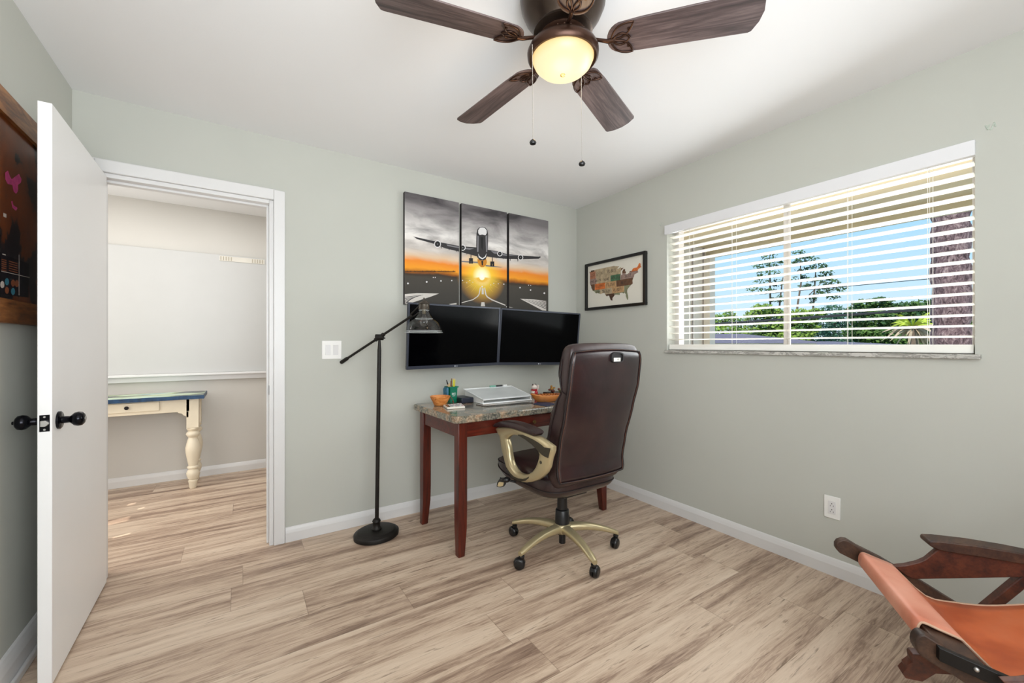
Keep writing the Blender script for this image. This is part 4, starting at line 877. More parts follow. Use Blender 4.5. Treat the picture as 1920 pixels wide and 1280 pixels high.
def leaf(cx, cy, ang, L, Wd, n=16):
    pts = []
    for s_ in (1, -1):
        for k in range(n):
            t_ = k/n if s_ > 0 else 1-k/n; x = L*t_; y = s_*Wd*math.sin(math.pi*t_)**.8
            pts.append(I((cx+x*math.cos(ang)-y*math.sin(ang), cy+x*math.sin(ang)+y*math.cos(ang))))
    return pts
ir.tube(leaf(.168, .004, .62, .088, .020), .0034, 8, closed=True); ir.tube(leaf(.168, -.004, -.62, .088, .020), .0034, 8, closed=True); ir.tube(leaf(.172, 0, 0, .058, .021), .0034, 8, closed=True)
iron = ir.build('blade_iron', m_bronze, None)
scr = []
for x, y in ((.185, 0), (.225, .032), (.225, -.032)):
    scr.append(MB().lathe((0, 0, 0), [(0, -.0045), (.004, -.004), (.0045, -.002), (.0045, 0)], 10, T=lambda p, x=x, y=y: BLT((x+p.x, y+p.y, p.z)), cap=False).build('screw', m_bronze, None))
for k in range(5):
    a = math.radians(167.4-72*k)
    if k == 0: b_, i_, s3 = blade, iron, scr
    else:
        b_, i_, s3 = blade.copy(), iron.copy(), [o.copy() for o in scr]
        for o in [b_, i_]+s3: COL.objects.link(o)
    b_.parent = fan; b_.rotation_euler = (0, 0, a); i_.parent = b_; i_.rotation_euler = (0, 0, 0)
    for o in s3: o.parent = b_
def chain(px, d_, y0, y1, shape):
    top = onD(px, y0, d_); bot = onD(px+1.2, y1, d_); mb = MB(); n = int((top.z-bot.z)/.0042)
    for k in range(n): mb.ball(top.lerp(bot, k/n), .0015, 6, 4)
    c = mb.build('pull_chain', m_steel, fan)
    mb = MB(); mb.lathe(bot+Vector((0, 0, -.008)), [(0, .010), (.004, .009), (.009, .004), (.0115, -.001), (.0095, -.006), (0, -.008)], 18, cap=False, T=None); mb.build('chain_fob', m_dark, c)
chain(998, 1.36, 84, 262, 0); chain(1090, 1.40, 142, 302, 1)

# ------------------------------------------------------------------ office chair
OC = Vector((1.575, 1.87, 0)); XCn = 1.58
oc = thing('office_chair', 'brown leather executive chair on casters seen from behind at the desk', 'office chair', OC)
def interp(tab, z):
    for (a, va), (b_, vb) in zip(tab, tab[1:]):
        if a <= z <= b_: t_ = (z-a)/(b_-a); t_ = t_*t_*(3-2*t_)*.35+t_*.65; return va+(vb-va)*t_
    return tab[0][1] if z < tab[0][0] else tab[-1][1]
YBK = [(.44, 1.640), (.496, 1.612), (.566, 1.622), (.692, 1.600), (.858, 1.553), (1.007, 1.517), (1.16, 1.498), (1.21, 1.506)]
YFR = [(.44, 1.73), (.52, 1.775), (.65, 1.765), (.77, 1.735), (.91, 1.672), (.965, 1.618), (1.03, 1.640), (1.12, 1.628), (1.21, 1.60)]
HWD = [(.44, .225), (.50, .238), (.60, .240), (.80, .244), (1.0, .252), (1.12, .250), (1.21, .247)]
def sup(cx, cy, z, hw, hd, ex=5, n=48, zf=None):
    out = []
    for k in range(n):
        a = 2*math.pi*k/n; c, s = math.cos(a), math.sin(a)
        x = hw*math.copysign(abs(c)**(2/ex), c); y = hd*math.copysign(abs(s)**(2/ex), s); out.append(Vector((cx+x, cy+y, z+(zf(x, y) if zf else 0))))
    return out
rings = []
zs_ = [.455, .457, .462, .475]+[.49+.65*k/26 for k in range(27)]+[1.160, 1.176, 1.188, 1.196, 1.200]
for z in zs_:
    kx, kd = {.455: (.90, .6), .457: (.95, .8), .462: (.98, .93), .475: (.995, .98), 1.160: (1, .99), 1.176: (.985, .95), 1.188: (.955, .86), 1.196: (.90, .70), 1.200: (.80, .45)}.get(z, (1, 1))
    yb, yf = interp(YBK, z)+.014, interp(YFR, z)-.010; hw = (interp(HWD, z)-.004)*kx
    rings.append(sup(XCn, (yb+yf)/2, z, hw, (yf-yb)/2*kd, 6, zf=(lambda x, y, z=z: .010*(1-(x/.25)**2) if z > 1.1 else 0)))
mb = MB().loft(rings); bk = mb.build('backrest', m_brownd, oc)
# back panel following the back curve, rounded outline
mb = MB(); grid = []; NU, NV = 22, 30
def bp(u, v, off):   # u -1..1, v 0..1
    z = .492+(1.176-.492)*v; ed = max(0, v-.90)/.10; eb = max(0, .05-v)/.05
    hw = (interp(HWD, z)+.001)*(1-.055*ed**2-.03*eb**2); x = XCn+u*hw
    zz = z-(.012*u*u)*(1 if v > .5 else -.3)*abs(v-.5)*2; curv = .020*(1-abs(u)**2.6)
    y = interp(YBK, z)+.010-curv*.6-off; return Vector((x, y, zz))
for v in range(NV+1):
    grid.append([bp(-1+2*u/NU, v/NV, .006*(1-(abs(-1+2*u/NU))**10)*(1-abs(2*v/NV-1)**12)) for u in range(NU+1)])
vs = [p for r in grid for p in r]; fs = [(i*(NU+1)+j, i*(NU+1)+j+1, (i+1)*(NU+1)+j+1, (i+1)*(NU+1)+j) for i in range(NV) for j in range(NU)]
mb.add(vs, fs, 0, True); back_panel = mb.build('back_panel', m_brown, oc, fixn=False)
so = back_panel.modifiers.new('solid', 'SOLIDIFY'); so.thickness = .016; so.offset = -1
edge = [bp(-1, v/30, 0) for v in range(31)]+[bp(-1+2*u/20, 1, 0) for u in range(1, 20)]+[bp(1, 1-v/30, 0) for v in range(31)]+[bp(1-2*u/20, 0, 0) for u in range(1, 20)]
edge = [p+Vector((0, -.001, 0)) for p in edge]
MB().tube(edge, .0042, 8, closed=True).build('piping', m_seam, back_panel)
e2 = [p.lerp(Vector((XCn, p.y-.003, (p.z-.83)*.985+.83)), .035)+Vector((0, -.0035, 0)) for p in edge]
MB().tube(e2, .0011, 6, closed=True).build('stitching', m_stitch, back_panel)
# handle slot, recess shade put into its near-black colour, and label
hc = onY(1158, 670, 1.487); mb = MB()
mb.loft([sup(hc.x, hc.z, 0, w_, h_, 3, 24) for w_, h_ in ((.034, .021), (.034, .021))])
sl = MB(); rg = lambda w_, h_, y: [Vector((hc.x+p.x, y, hc.z+p.y)) for p in sup(0, 0, 0, w_, h_, 3.5, 28)]
sl.loft([rg(.048, .028, 1.496), rg(.045, .026, 1.4835), rg(.038, .020, 1.4835), rg(.036, .019, 1.489)], 0, True, True); slo = sl.build('handle_slot', M('slot_shade_black', rgb(18, 14, 16), .5), back_panel)
mb = MB().box((hc.x-.033, 1.4815, hc.z-.020), (hc.x+.016, 1.4830, hc.z-.001)); text_mesh('A2', .012, lambda u, v: Vector((hc.x-.002+u, 1.4811, hc.z-.010+v)), mb, 1)
mb.build('care_label', [M('label_white', rgb(228, 226, 220), .6), m_ink], slo, fixn=False)
# headrest pad, lumbar cushions in front
def pad(name, z0, z1, dy, hwk, mat_=m_brown):
    rs = []; n_ = 12
    for k in range(n_+1):
        t_ = k/n_; z = z0+(z1-z0)*t_; b_ = math.sin(math.pi*t_)**.5; yf = interp(YFR, z)
        rs.append(sup(XCn, yf-.02+dy*b_*.5, z, (interp(HWD, z)-.018)*hwk*(.9+.1*b_), .012+.5*dy*b_+.010, 4, 36))
    return MB().loft(rs).build(name, mat_, oc)
pad('headrest', .965, 1.185, .035, .93); pad('lumbar_cushion', .74, .955, .03, .94); pad('lower_cushion', .53, .735, .03, .96)
# side seams on gusset
for sx_ in (-1, 1):
    mb = MB(); mb.tube([(XCn+sx_*(interp(HWD, z)-.002), (interp(YBK, z)*.35+interp(YFR, z)*.65), z) for z in [.50+.03*k for k in range(22)]], .0022, 6)
    mb.tube([(XCn+sx_*(interp(HWD, .96)-.001), interp(YBK, .96)+.02, .952), (XCn+sx_*(interp(HWD, .96)-.001), interp(YFR, .96)-.02, .975)], .0022, 6); mb.build('side_seam', m_seam, bk)
# seat
rs = []
for k in range(17):
    t_ = .5-.5*math.cos(math.pi*k/16); z = .380+.152*t_; g = max(0, 1-abs(2*t_-1)**3)**(1/2.4)
    yb = 1.745-.095*g; yf = 2.16+.10*g
    rs.append(sup(XCn, (yb+yf)/2, z, .205+.057*g, (yf-yb)/2, 5, 56, zf=lambda x, y, t_=t_: (-.03*max(0, (y-.12)/.15)**2*t_+.045*max(0, (y-.05)/.2)**2*(1-t_)+.010*(1-(x/.25)**2)*t_)))
st_ = MB().loft(rs).build('seat', m_brown, oc)
mb = MB()
for kk, zz in ((10, .002), (6, .002)): mb.tube([p+Vector(((p.x-XCn)*.008, (p.y-1.95)*.008, zz)) for p in rs[kk]], .0028, 6, closed=True)
mb.build('seat_piping', m_seam, st_)
mb = MB(); mb.box((XCn-.09, 1.76, .345), (XCn+.09, 2.02, .385)); mb.build('mechanism', m_dark, oc, bevel=.006)
# arms: ring traced on the outer side plane
XA = 1.255
def ap_(x, y): p = onX(910+x/8, 770+y/8, XA); return (p.y, p.z)
outer = [(118, 285), (140, 262), (180, 242), (250, 238), (330, 242), (400, 255), (500, 288), (600, 322), (700, 362), (800, 402), (900, 470), (1000, 548), (990, 620), (960, 700), (945, 760), (930, 850), (890, 930), (850, 975), (800, 1015), (750, 1045), (680, 1070), (600, 1080), (520, 1070), (450, 1045), (390, 1000), (340, 940), (300, 860), (275, 770), (250, 670), (230, 600), (215, 520), (200, 430), (190, 360), (150, 320)]
inner = [(298, 440), (315, 405), (345, 378), (385, 362), (420, 360), (480, 370), (540, 400), (620, 455), (700, 530), (760, 590), (790, 650), (780, 720), (760, 790), (730, 860), (690, 915), (640, 948), (580, 962), (520, 955), (460, 925), (420, 880), (385, 820), (360, 750), (345, 660), (335, 560), (320, 490)]
def radial(poly, c, n):
    res = []
    for k in range(n):
        a = 2*math.pi*k/n; dx, dy = math.cos(a), math.sin(a); best = 0
        for i in range(len(poly)):
            (x1, y1), (x2, y2) = poly[i-1], poly[i]; ex, ey = x2-x1, y2-y1; den = dx*ey-dy*ex
            if abs(den) < 1e-12: continue
            t_ = ((x1-c[0])*ey-(y1-c[1])*ex)/den; s_ = ((x1-c[0])*dy-(y1-c[1])*dx)/den
            if t_ > 0 and -1e-9 <= s_ <= 1+1e-9: best = max(best, t_)
        res.append((c[0]+dx*best, c[1]+dy*best))
    return res
O2 = [ap_(*p) for p in outer]; I2 = [ap_(*p) for p in inner]; cI = (sum(p[0] for p in I2)/len(I2), sum(p[1] for p in I2)/len(I2))
RO, RI = radial(O2, cI, 96), radial(I2, cI, 96)
def arm(side):
    fx = (lambda x: x) if side < 0 else (lambda x: 3.105-x)
    YS = (lambda y: y) if side < 0 else (lambda y: 1.655+(y-1.567)*.84)
    ap_ = lambda x, y, f_=globals()['ap_']: (YS(f_(x, y)[0]), f_(x, y)[1])
    rr = []
    for (o, i_) in zip(RO, RI):
        m_ = ((o[0]+i_[0])/2, (o[1]+i_[1])/2); L = lambda a, b_, t_: (a[0]+(b_[0]-a[0])*t_, a[1]+(b_[1]-a[1])*t_)
        sec = [(XA+.040, L(o, i_, .12)), (XA+.030, o), (XA+.010, o), (XA+.003, L(o, i_, .10)), (XA, L(o, i_, .28)), (XA, L(o, i_, .72)), (XA+.003, L(o, i_, .9)), (XA+.010, i_), (XA+.030, i_), (XA+.040, L(o, i_, .88))]
        rr.append([Vector((fx(x), YS(yz[0]), yz[1])) for x, yz in sec])
    rr.append(rr[0]); fr = MB().loft(rr, 0, True, False).build('armrest_frame', m_gold, oc)
    for q in ([(490, 355), (560, 358), (640, 392), (720, 430), (800, 478), (850, 515), (880, 545), (972, 562), (955, 640), (940, 708), (880, 680), (840, 650), (780, 590), (700, 505), (600, 430), (520, 382), (490, 370)], [(310, 850), (340, 885), (380, 940), (430, 985), (490, 1012), (560, 1020), (610, 1010), (655, 985), (650, 1010), (600, 1050), (540, 1062), (470, 1040), (400, 995), (350, 930)]):
        p3 = [Vector((fx(XA-.0015), *ap_(*p))) for p in q]; MB().prism(p3, (.004 if side < 0 else -.004, 0, 0)).build('inlay', m_olive, fr)
    c_ = ap_(832, 773); MB().lathe((fx(XA+.001), c_[0], c_[1]), [(0, -.004), (.008, -.003), (.009, .002)], 16, 0, 'x', cap=False).build('bolt_cap', m_olive, fr)
    pq = [(140, 215), (165, 185), (220, 160), (290, 148), (350, 150), (430, 165), (500, 187), (580, 218), (650, 252), (710, 290), (750, 325), (765, 350), (745, 378), (680, 352), (600, 320), (500, 284), (400, 252), (300, 236), (220, 232), (160, 236)]
    cx = sum(p[0] for p in pq)/len(pq); cy_ = sum(p[1] for p in pq)/len(pq); rs = []
    for x, s_ in ((-.014, .80), (-.010, .95), (0, 1), (.036, 1), (.046, .95), (.050, .80)):
        rs.append([Vector((fx(XA+x), *ap_(cx+(p[0]-cx)*(.97+.03*s_), cy_+(p[1]-cy_)*s_+((p[0]-cx)*.0)))) for p in pq])
    MB().loft(rs).build('armrest_pad', m_brownd, oc)
arm(-1); arm(1)
# gas column and star base
mb = MB(); mb.lathe(OC, [(.012, .040), (.019, .042), (.019, .092), (.028, .094), (.028, .100), (.02, .102)], 24); mb.lathe(OC, [(.043, .158), (.042, .165), (.039, .236), (.036, .240), (.030, .241), (.029, .30), (.028, .35)], 28)
mb.build('gas_column', m_dark, oc)
mb = MB(); mb.lathe(OC, [(.02, .100), (.040, .104), (.050, .118), (.053, .140), (.050, .156), (.044, .160), (.0, .160)], 32, cap=False)
for k in range(5):
    a = math.radians(-28+72*k); ca_, sa = math.cos(a), math.sin(a); rs = []
    for t_ in [i/12 for i in range(13)]:
        r = .02+.315*t_; zt = .156+.012*math.sin(math.pi*t_*.9)-.062*t_**1.7; th_ = .050*(1-t_)+.024*t_; hw = .030*(1-t_)+.0185*t_+(.004 if t_ > .93 else 0)
        if t_ == 1: hw *= .6
        sec = []
        for j in range(12):
            b_ = 2*math.pi*j/12; xx = hw*math.copysign(abs(math.cos(b_))**.7, math.cos(b_)); zz = zt-th_/2+th_/2*math.copysign(abs(math.sin(b_))**.7, math.sin(b_))
            sec.append(OC+Vector((r*ca_-xx*sa, r*sa+xx*ca_, zz)))
        rs.append(sec)
    mb.loft(rs)
mb.build('star_base', m_gold, oc)
spin = [200, 300, 95, 140, 20]
for k in range(5):
    a = math.radians(-28+72*k); c = OC+Vector((.322*math.cos(a), .322*math.sin(a), 0)); w_ = math.radians(spin[k])
    dirv = Vector((math.cos(w_), math.sin(w_), 0)); axv = Vector((-dirv.y, dirv.x, 0)); wc = c+dirv*.012
    mb = MB(); mb.lathe(c, [(.010, .055), (.014, .058), (.016, .072), (.010, .078)], 14)
    hood = []
    for j in range(9):
        b_ = math.radians(20+j*17.5); hood.append([wc+dirv*(r_*math.cos(b_))*-1+Vector((0, 0, .028+r_*math.sin(b_)))+axv*s_ for s_, r_ in ((-.010, .027), (.010, .027), (.010, .034), (-.010, .034))])
    mb.loft(hood, 0, False); cst = mb.build('caster', m_dark, oc)
    for s_ in (-1, 1):
        mb = MB(); rs = []
        for r_, h_ in ((.004, .022), (.019, .022), (.026, .019), (.030, .012), (.031, .006), (.030, .003), (.01, .002)):
            rs.append([wc+axv*(s_*h_)+dirv*(r_*math.cos(b_))+Vector((0, 0, .031+r_*math.sin(b_))) for b_ in [2*math.pi*j/24 for j in range(24)]])
        mb.loft(rs).build('wheel', m_knob if False else M('caster_wheel_black', rgb(16, 16, 18), .3), cst)
lv = onD(935, 903, 2.36); mb = MB(); l0 = Vector((XCn-.09, 1.93, .365))
mb.tube([l0, l0.lerp(lv, .5)+Vector((0, 0, .004)), lv+Vector((.02, .02, .012))], .006, 10); mb.ball(onD(950, 899, 2.34), .020, sc=(1.1, 1, .8))
lever = mb.build('lever', m_dark, oc)
pts = [onD(x, y, 2.36) for x, y in ((931, 912), (932, 905), (936, 899), (943, 895), (949, 898), (949, 907), (945, 912), (938, 913.5))]
MB().prism(pts, FW*.008).build('paddle', m_dark, lever, bevel=.002)
pts = [onD(x, y, 2.358) for x, y in ((932.5, 910.5), (934.5, 905), (937, 903), (944.5, 904.5), (943.5, 910), (939, 912), (935, 912))]
MB().prism(pts, FW*.002).build('paddle_face', m_gold, lever)

# ------------------------------------------------------------------ low leather sling chair (bottom right)
ZR = .42
A = onZ(1621, 1042.5, ZR); B = onZ(1732, 1173, ZR)
u_ = (A-B); u_.z = 0; wlen = u_.length; u_.normalize(); v_ = Vector((u_.y, -u_.x, 0))       # v_: towards the chair's back
if v_.dot(RT) < 0: v_ = -v_
sc0 = thing('sling_chair', 'low dark wood sling chair with orange leather seat near the right wall', 'chair', (B.x, B.y, 0))
def pl_(x, y, off, base=B): return onP(x, y, base+u_*off, u_)
def plank(name, px, off, th, mat_, base=B, par=sc0, f=None, bv=.004, clamp=False):
    pts = [pl_(x, y, off, base) for x, y in px]
    if clamp: pts = [Vector((p.x, p.y, max(p.z, 0))) for p in pts]
    return MB().prism(pts, u_*th).build(name, mat_, par, bevel=bv)
NO = -.085; FO = wlen+.045          # near plank and far plank planes (outer faces)
# near side rail: rounded front end, running down to the back
c4 = lambda x, y: (1680+x/8, 1140+y/8)
near = [c4(*p) for p in ((288, 545), (300, 480), (330, 430), (375, 402), (430, 398), (480, 425), (900, 690), (1480, 1050), (2100, 1440), (2150, 1640), (1800, 1620), (1030, 1125), (850, 1005), (700, 930), (400, 740), (340, 680), (305, 620))]
plank('side_rail', near, NO, .034, m_teak, clamp=False)
c7 = lambda x, y: (1520+x/3.3675, 900+y/3.3675)
far = [c7(*p) for p in ((160, 435), (160, 405), (175, 385), (205, 376), (235, 380), (300, 420), (450, 495), (700, 640), (910, 770), (1300, 1010), (1290, 1090), (1150, 1040), (830, 860), (600, 700), (430, 605), (300, 520), (185, 462))]
plank('side_rail', far, FO, .030, m_teak, A-u_*wlen)
# back frame rails: front foot on the floor, rising to the back
ftp = [pl_(*c4(*p), NO+.05) for p in ((92, 975), (165, 900), (150, 885), (248, 815), (235, 715), (255, 690), (400, 700), (900, 760), (1500, 1050), (1500, 1250), (860, 1000), (600, 985), (400, 1105), (150, 1055))]
MB().prism(ftp, u_*.030).build('notched_bar', m_teakred, sc0, bevel=.003)
q0, q1 = pl_(1849, 1135, FO), pl_(1920, 1077, FO); sl_ = (q1-q0).normalized(); q2 = pl_(1885, 1135, FO); q2 = q2+sl_*((q0-q2).dot(sl_))
wdn = (q2-q0); g0 = q0+sl_*((0-q0.z)/sl_.z)
for off in (0, NO-FO+.034):
    a_ = g0+u_*off; MB().prism([a_, a_+wdn-sl_*(wdn.z/sl_.z), a_+sl_*1.05+wdn, a_+sl_*1.05], u_*.030).build('back_rail', m_teakred, sc0, bevel=.004)
for off in (NO+.036, FO-.034):
    c_ = Vector((B.x, B.y, 0))+u_*off+v_*.30; MB().prism([c_, c_+v_*.05, c_+v_*-.01+Vector((0, 0, .24)), c_+v_*-.06+Vector((0, 0, .24))], u_*.028).build('leg', m_teakred, sc0, bevel=.004)
# front cross board wrapped in leather
def brd(name, pxs, mat_, th=.022, bv=.003, zr=ZR):
    pts = [onZ(x, y, zr) for x, y in pxs]; return MB().prism(pts, (0, 0, -th)).build(name, mat_, sc0, bevel=bv)
slope = -.30   # board leans down to the back
def bpt(s_, t_, h=0):  # s along rail from B(0) to A(wlen), t backwards
    return Vector((B.x, B.y, ZR))+u_*s_+v_*t_+Vector((0, 0, slope*t_+h))
WB = .085
mb = MB(); mb.loft([[bpt(-.088, -.003, 0), bpt(-.088, WB, 0), bpt(-.088, WB, -.030), bpt(-.088, -.003, -.030)], [bpt(wlen+.055, -.003, 0), bpt(wlen+.055, WB, 0), bpt(wlen+.055, WB, -.030), bpt(wlen+.055, -.003, -.030)]], 0, False)
mb.build('front_board', m_teak, sc0, bevel=.004)
hs = MB(); hs.loft([[bpt(-.100, -.01, .001), bpt(-.100, .26, .001), bpt(-.100, .26, -.034), bpt(-.100, -.01, -.034)], [bpt(-.082, -.01, .001), bpt(-.082, .26, .001), bpt(-.082, .26, -.034), bpt(-.082, -.01, -.034)]], 0, False); hs.build('side_strip', m_black, sc0, bevel=.002)
bt = MB()
for t_ in (.06, .17): bt.ball(bpt(-.101, t_, -.012), .006, 10, 6)
bt.build('rivets', m_steel, sc0)
# leather sling, one sheet: round the front board then down and up to the back
prof = [(.050, -.038), (.0, -.038), (-.012, -.030), (-.014, -.012), (-.010, .003), (.0, .008), (.03, .007), (WB-.01, .006), (WB+.004, -.002)]
pf = [pl_(x, y, wlen-.0, B) for x, y in ((1735, 1118), (1790, 1131), (1850, 1137), (1920, 1135))]
fb = bpt(wlen, 0)
pr2 = [((p-fb).dot(v_), p.z) for p in pf]
base_p = [(t_, ZR+slope*max(t_, 0)+h) for t_, h in prof]
tl_, zl_ = pr2[-1]
full = base_p+[p for p in pr2 if p[0] > WB+.012]+[(tl_+.10, zl_+.03), (tl_+.20, zl_+.09), (tl_+.32, zl_+.20), (tl_+.44, zl_+.34)]
def sheet(s0, s1, prof_, th, nseg=10, sag=.0):
    rs = []
    for k in range(nseg+1):
        s_ = s0+(s1-s0)*k/nseg; e_ = 4*(k/nseg)*(1-k/nseg)
        rs.append([Vector((B.x, B.y, 0))+u_*s_+v_*t_+Vector((0, 0, z-(sag*e_ if i > 9 else 0))) for i, (t_, z) in enumerate(prof_)])
    return rs
def fine(pr_, n=5):
    out_ = []
    for i in range(len(pr_)-1):
        p0, p1, p2, p3 = pr_[max(i-1, 0)], pr_[i], pr_[i+1], pr_[min(i+2, len(pr_)-1)]
        for k in range(n):
            t_ = k/n; out_.append(tuple(.5*((2*p1[j])+(-p0[j]+p2[j])*t_+(2*p0[j]-5*p1[j]+4*p2[j]-p3[j])*t_*t_+(-p0[j]+3*p1[j]-3*p2[j]+p3[j])*t_**3) for j in (0, 1)))
    return out_+[pr_[-1]]
mb = MB(); mb.loft(sheet(0, wlen, fine(full, 4), .003, 14, .012), 0, True, False, False); sg = mb.build('leather_seat', m_tan, sc0)
so = sg.modifiers.new('s', 'SOLIDIFY'); so.thickness = .005; so.offset = 0
mb = MB(); mb.loft(sheet(-.002, wlen+.002, fine([(t_-(.0015 if t_ < .02 else 0), z+(.002 if z > ZR-.02 else -.001)) for t_, z in base_p], 4), .003, 12), 0, True, False, False); wr = mb.build('leather_wrap', m_tanwrap, sc0)
so = wr.modifiers.new('s', 'SOLIDIFY'); so.thickness = .003; so.offset = 1
for s_ in (-.002, wlen+.002):
    mb = MB(); mb.tube([Vector((B.x, B.y, 0))+u_*s_+v_*t_+Vector((0, 0, z+.002)) for t_, z in fine(full, 3)[3:]], .0034, 6); mb.build('leather_edge', m_edge, sg)
# arms: shaped panel with a board on top, far side traced, near side the same
pan = [c7(*p) for p in ((525, 545), (600, 538), (680, 520), (730, 498), (770, 465), (805, 436), (1100, 470), (1420, 520), (1420, 612), (1000, 620), (650, 626), (600, 600))]
brdp = [c7(*p) for p in ((730, 385), (735, 370), (800, 372), (1020, 398), (1250, 436), (1420, 470), (1420, 535), (1150, 488), (840, 440), (800, 432), (760, 415), (732, 398))]
for off, nm in ((FO-.022, 'far'), (FO-.022-(FO+.022-NO), 'near')):
    d_ = u_*(off-(FO-.022)); pts = [pl_(x, y, FO-.022, A-u_*wlen)+d_ for x, y in pan]
    a_ = MB().prism(pts, u_*.022).build('arm_panel', m_teakred, sc0, bevel=.003)
    pts = [pl_(x, y, FO-.022, A-u_*wlen)+d_-u_*.018 for x, y in brdp]; MB().prism(pts, u_*.065).build('armrest', m_teak, sc0, bevel=.004)

# ------------------------------------------------------------------ outside
m_soff = M('tan_soffit', rgb(226, 205, 168), .8, var=.03, vs=2); m_fascia = M('tan_fascia', rgb(206, 194, 166), .8, var=.03)
m_porch = M('porch_wall_paint', rgb(226, 218, 208), .8, var=.02); m_groove = M('porch_trim_grey', rgb(160, 150, 146), .8)
XE = 4.92
struct(MB().box((XO, -2.5, 2.40), (XE, 3.15, 2.46)).build('ceiling_porch', m_soff))
struct(MB().box((XE-.03, -2.5, 2.28), (XE+.02, 3.15, 2.50)).build('trim_porch_fascia', m_fascia))
mb = MB(); mb.box((XO, 3.02, 0), (XE, 3.14, 2.40), 0)
for px in (1298, 1318):
    x = onY(px, 500, 3.02).x; mb.box((x-.012, 3.008, 0), (x+.016, 3.02, 2.40), 1)
struct(mb.build('wall_porch', [m_porch, m_groove]))
struct(MB().box((XE-.10, 2.93, 0), (XE+.02, 3.06, 2.30)).build('trim_porch_post', m_porch, bevel=.005))
struct(MB().box((XO, -2.5, -.12), (XE+.5, 3.15, -.06)).build('floor_porch', M('porch_concrete', rgb(190, 186, 178), .9)))
struct(MB().box((XE+.5, -9, -.2), (15, 10, -.12)).build('floor_bounce_ground', M('pale_bounce_ground', rgb(226, 222, 212), .9, var=.05)))  # unseen pale ground added to bounce sun onto soffit and slats
m_lawn = M('lawn_green', rgb(112, 128, 72), .95, var=.25, vs=2)
struct(MB().box((XE+.5, -60, -.3), (90, 90, -.2)).build('floor_lawn', m_lawn))

def bark():
    m, nt, b = newmat('palm_bark'); mp = coords(nt, (1, 1, .5)); n = noise(nt, mp, 22, 6, .7, 1.2); n2 = noise(nt, mp, 60, 4, .7)
    r = ramp(nt, [(.34, rgb(62, 44, 46)), (.48, rgb(116, 92, 94)), (.56, rgb(148, 122, 122)), (.68, rgb(186, 164, 158))]); nt.links.new(n.outputs[0], r.inputs[0])
    nt.links.new(r.outputs[0], b.inputs['Base Color']); b.inputs['Roughness'].default_value = .95; bump(nt, b, n.outputs[0], .9, .03); return m
def foliage(name, d_, l_):
    m, nt, b = newmat(name); mp = coords(nt); n = noise(nt, mp, 1.1, 4, .7); r = ramp(nt, [(.38, d_), (.62, l_)]); nt.links.new(n.outputs[0], r.inputs[0])
    nt.links.new(r.outputs[0], b.inputs['Base Color']); b.inputs['Roughness'].default_value = .7; b.inputs['Specular IOR Level'].default_value = .2; return m
m_bark = bark(); m_fol = [foliage('foliage_deep', rgb(44, 74, 46), rgb(96, 124, 60)), foliage('foliage_mid', rgb(62, 96, 44), rgb(140, 164, 70)), foliage('foliage_blue', rgb(44, 80, 70), rgb(96, 130, 96)), foliage('foliage_pine', rgb(40, 66, 58), rgb(92, 122, 66))]
m_trunk = M('grey_trunk', rgb(112, 96, 84), .9, var=.2)
# palm trunk right outside
pc_ = onD(1786, 600, 5.2); pc_.z = -.2; mb = MB(); rs = []
for k in range(40):
    z = -.2+4.6*k/39; r = .185+.012*math.sin(k*1.7)+.01*math.cos(k*2.9)-.010*k/39+(.02 if k < 12 else 0); rs.append([Vector((pc_.x+r*math.cos(a)*(1+.05*math.sin(3*a+k)), pc_.y+r*math.sin(a)*(1+.05*math.cos(5*a+k*.8))+.012*(z-.8), z)) for a in [j*2*math.pi/24 for j in range(24)]])
o = MB().loft(rs).build('palm_trunk', m_bark, origin=(pc_.x, pc_.y, -.2)); tag(o, 'thick rough palm trunk just outside the right end of the window', 'tree trunk')

def leafcloud(mb, c, rx, ry, rz, n, s, rnd):
    for _ in range(n):
        while True:
            p = Vector((rnd.uniform(-1, 1), rnd.uniform(-1, 1), rnd.uniform(-1, 1)))
            if .35 < p.length < 1: break
        p = Vector((p.x*rx, p.y*ry, p.z*rz)); q = c+p; a = Vector((rnd.gauss(0, 1), rnd.gauss(0, 1), rnd.gauss(0, 1))).normalized(); b_ = a.orthogonal().normalized(); ss = s*rnd.uniform(.6, 1.4)
        mb.add([q-a*ss, q+b_*ss*.6, q+a*ss, q-b_*ss*.6], [(0, 1, 2, 3)])
def tree(name, label, D, blobs, trunks, mat_, n, s, cat='tree', seed=1):
    rnd = random.Random(seed); base = onD(trunks[0][-1][0], 645, D); base.z = -.2
    t = thing(name, label, cat, base, None); mb = MB(); k_ = D/FPX
    for (x, y, rx, ry) in blobs:
        c = onD(x, y, D+rnd.uniform(-1, 1)*rx*k_*.3); leafcloud(mb, c, rx*k_, rx*k_*.8, ry*k_, int(n*rx*ry/300), s, rnd)
    mb.build('crown', mat_, t, fixn=False)
    mb = MB()
    for tr_ in trunks:
        pts = [onD(x, y, D) for x, y, r in tr_]; mb.tube(pts[::1], [r*k_ for x, y, r in tr_], 8)
    mb.build('trunk', m_trunk, t)
zz = 700
tree('pine_tree', 'tall layered pine left of the window mullion', 27.5, [(1442, 481, 17, 7), (1428, 497, 24, 6), (1455, 495, 18, 6), (1440, 513, 26, 7), (1425, 527, 14, 4), (1452, 530, 20, 7), (1415, 542, 20, 4), (1445, 546, 20, 5), (1462, 560, 12, 7), (1448, 563, 8, 5)],
     [[(1443, 478, .6), (1444, 540, 1.6), (1445, 620, 2.2), (1445, 680, 2.6)], [(1468, 520, .8), (1464, 550, 1.4), (1459, 600, 1.8)]], m_fol[3], 165, .10, seed=3)
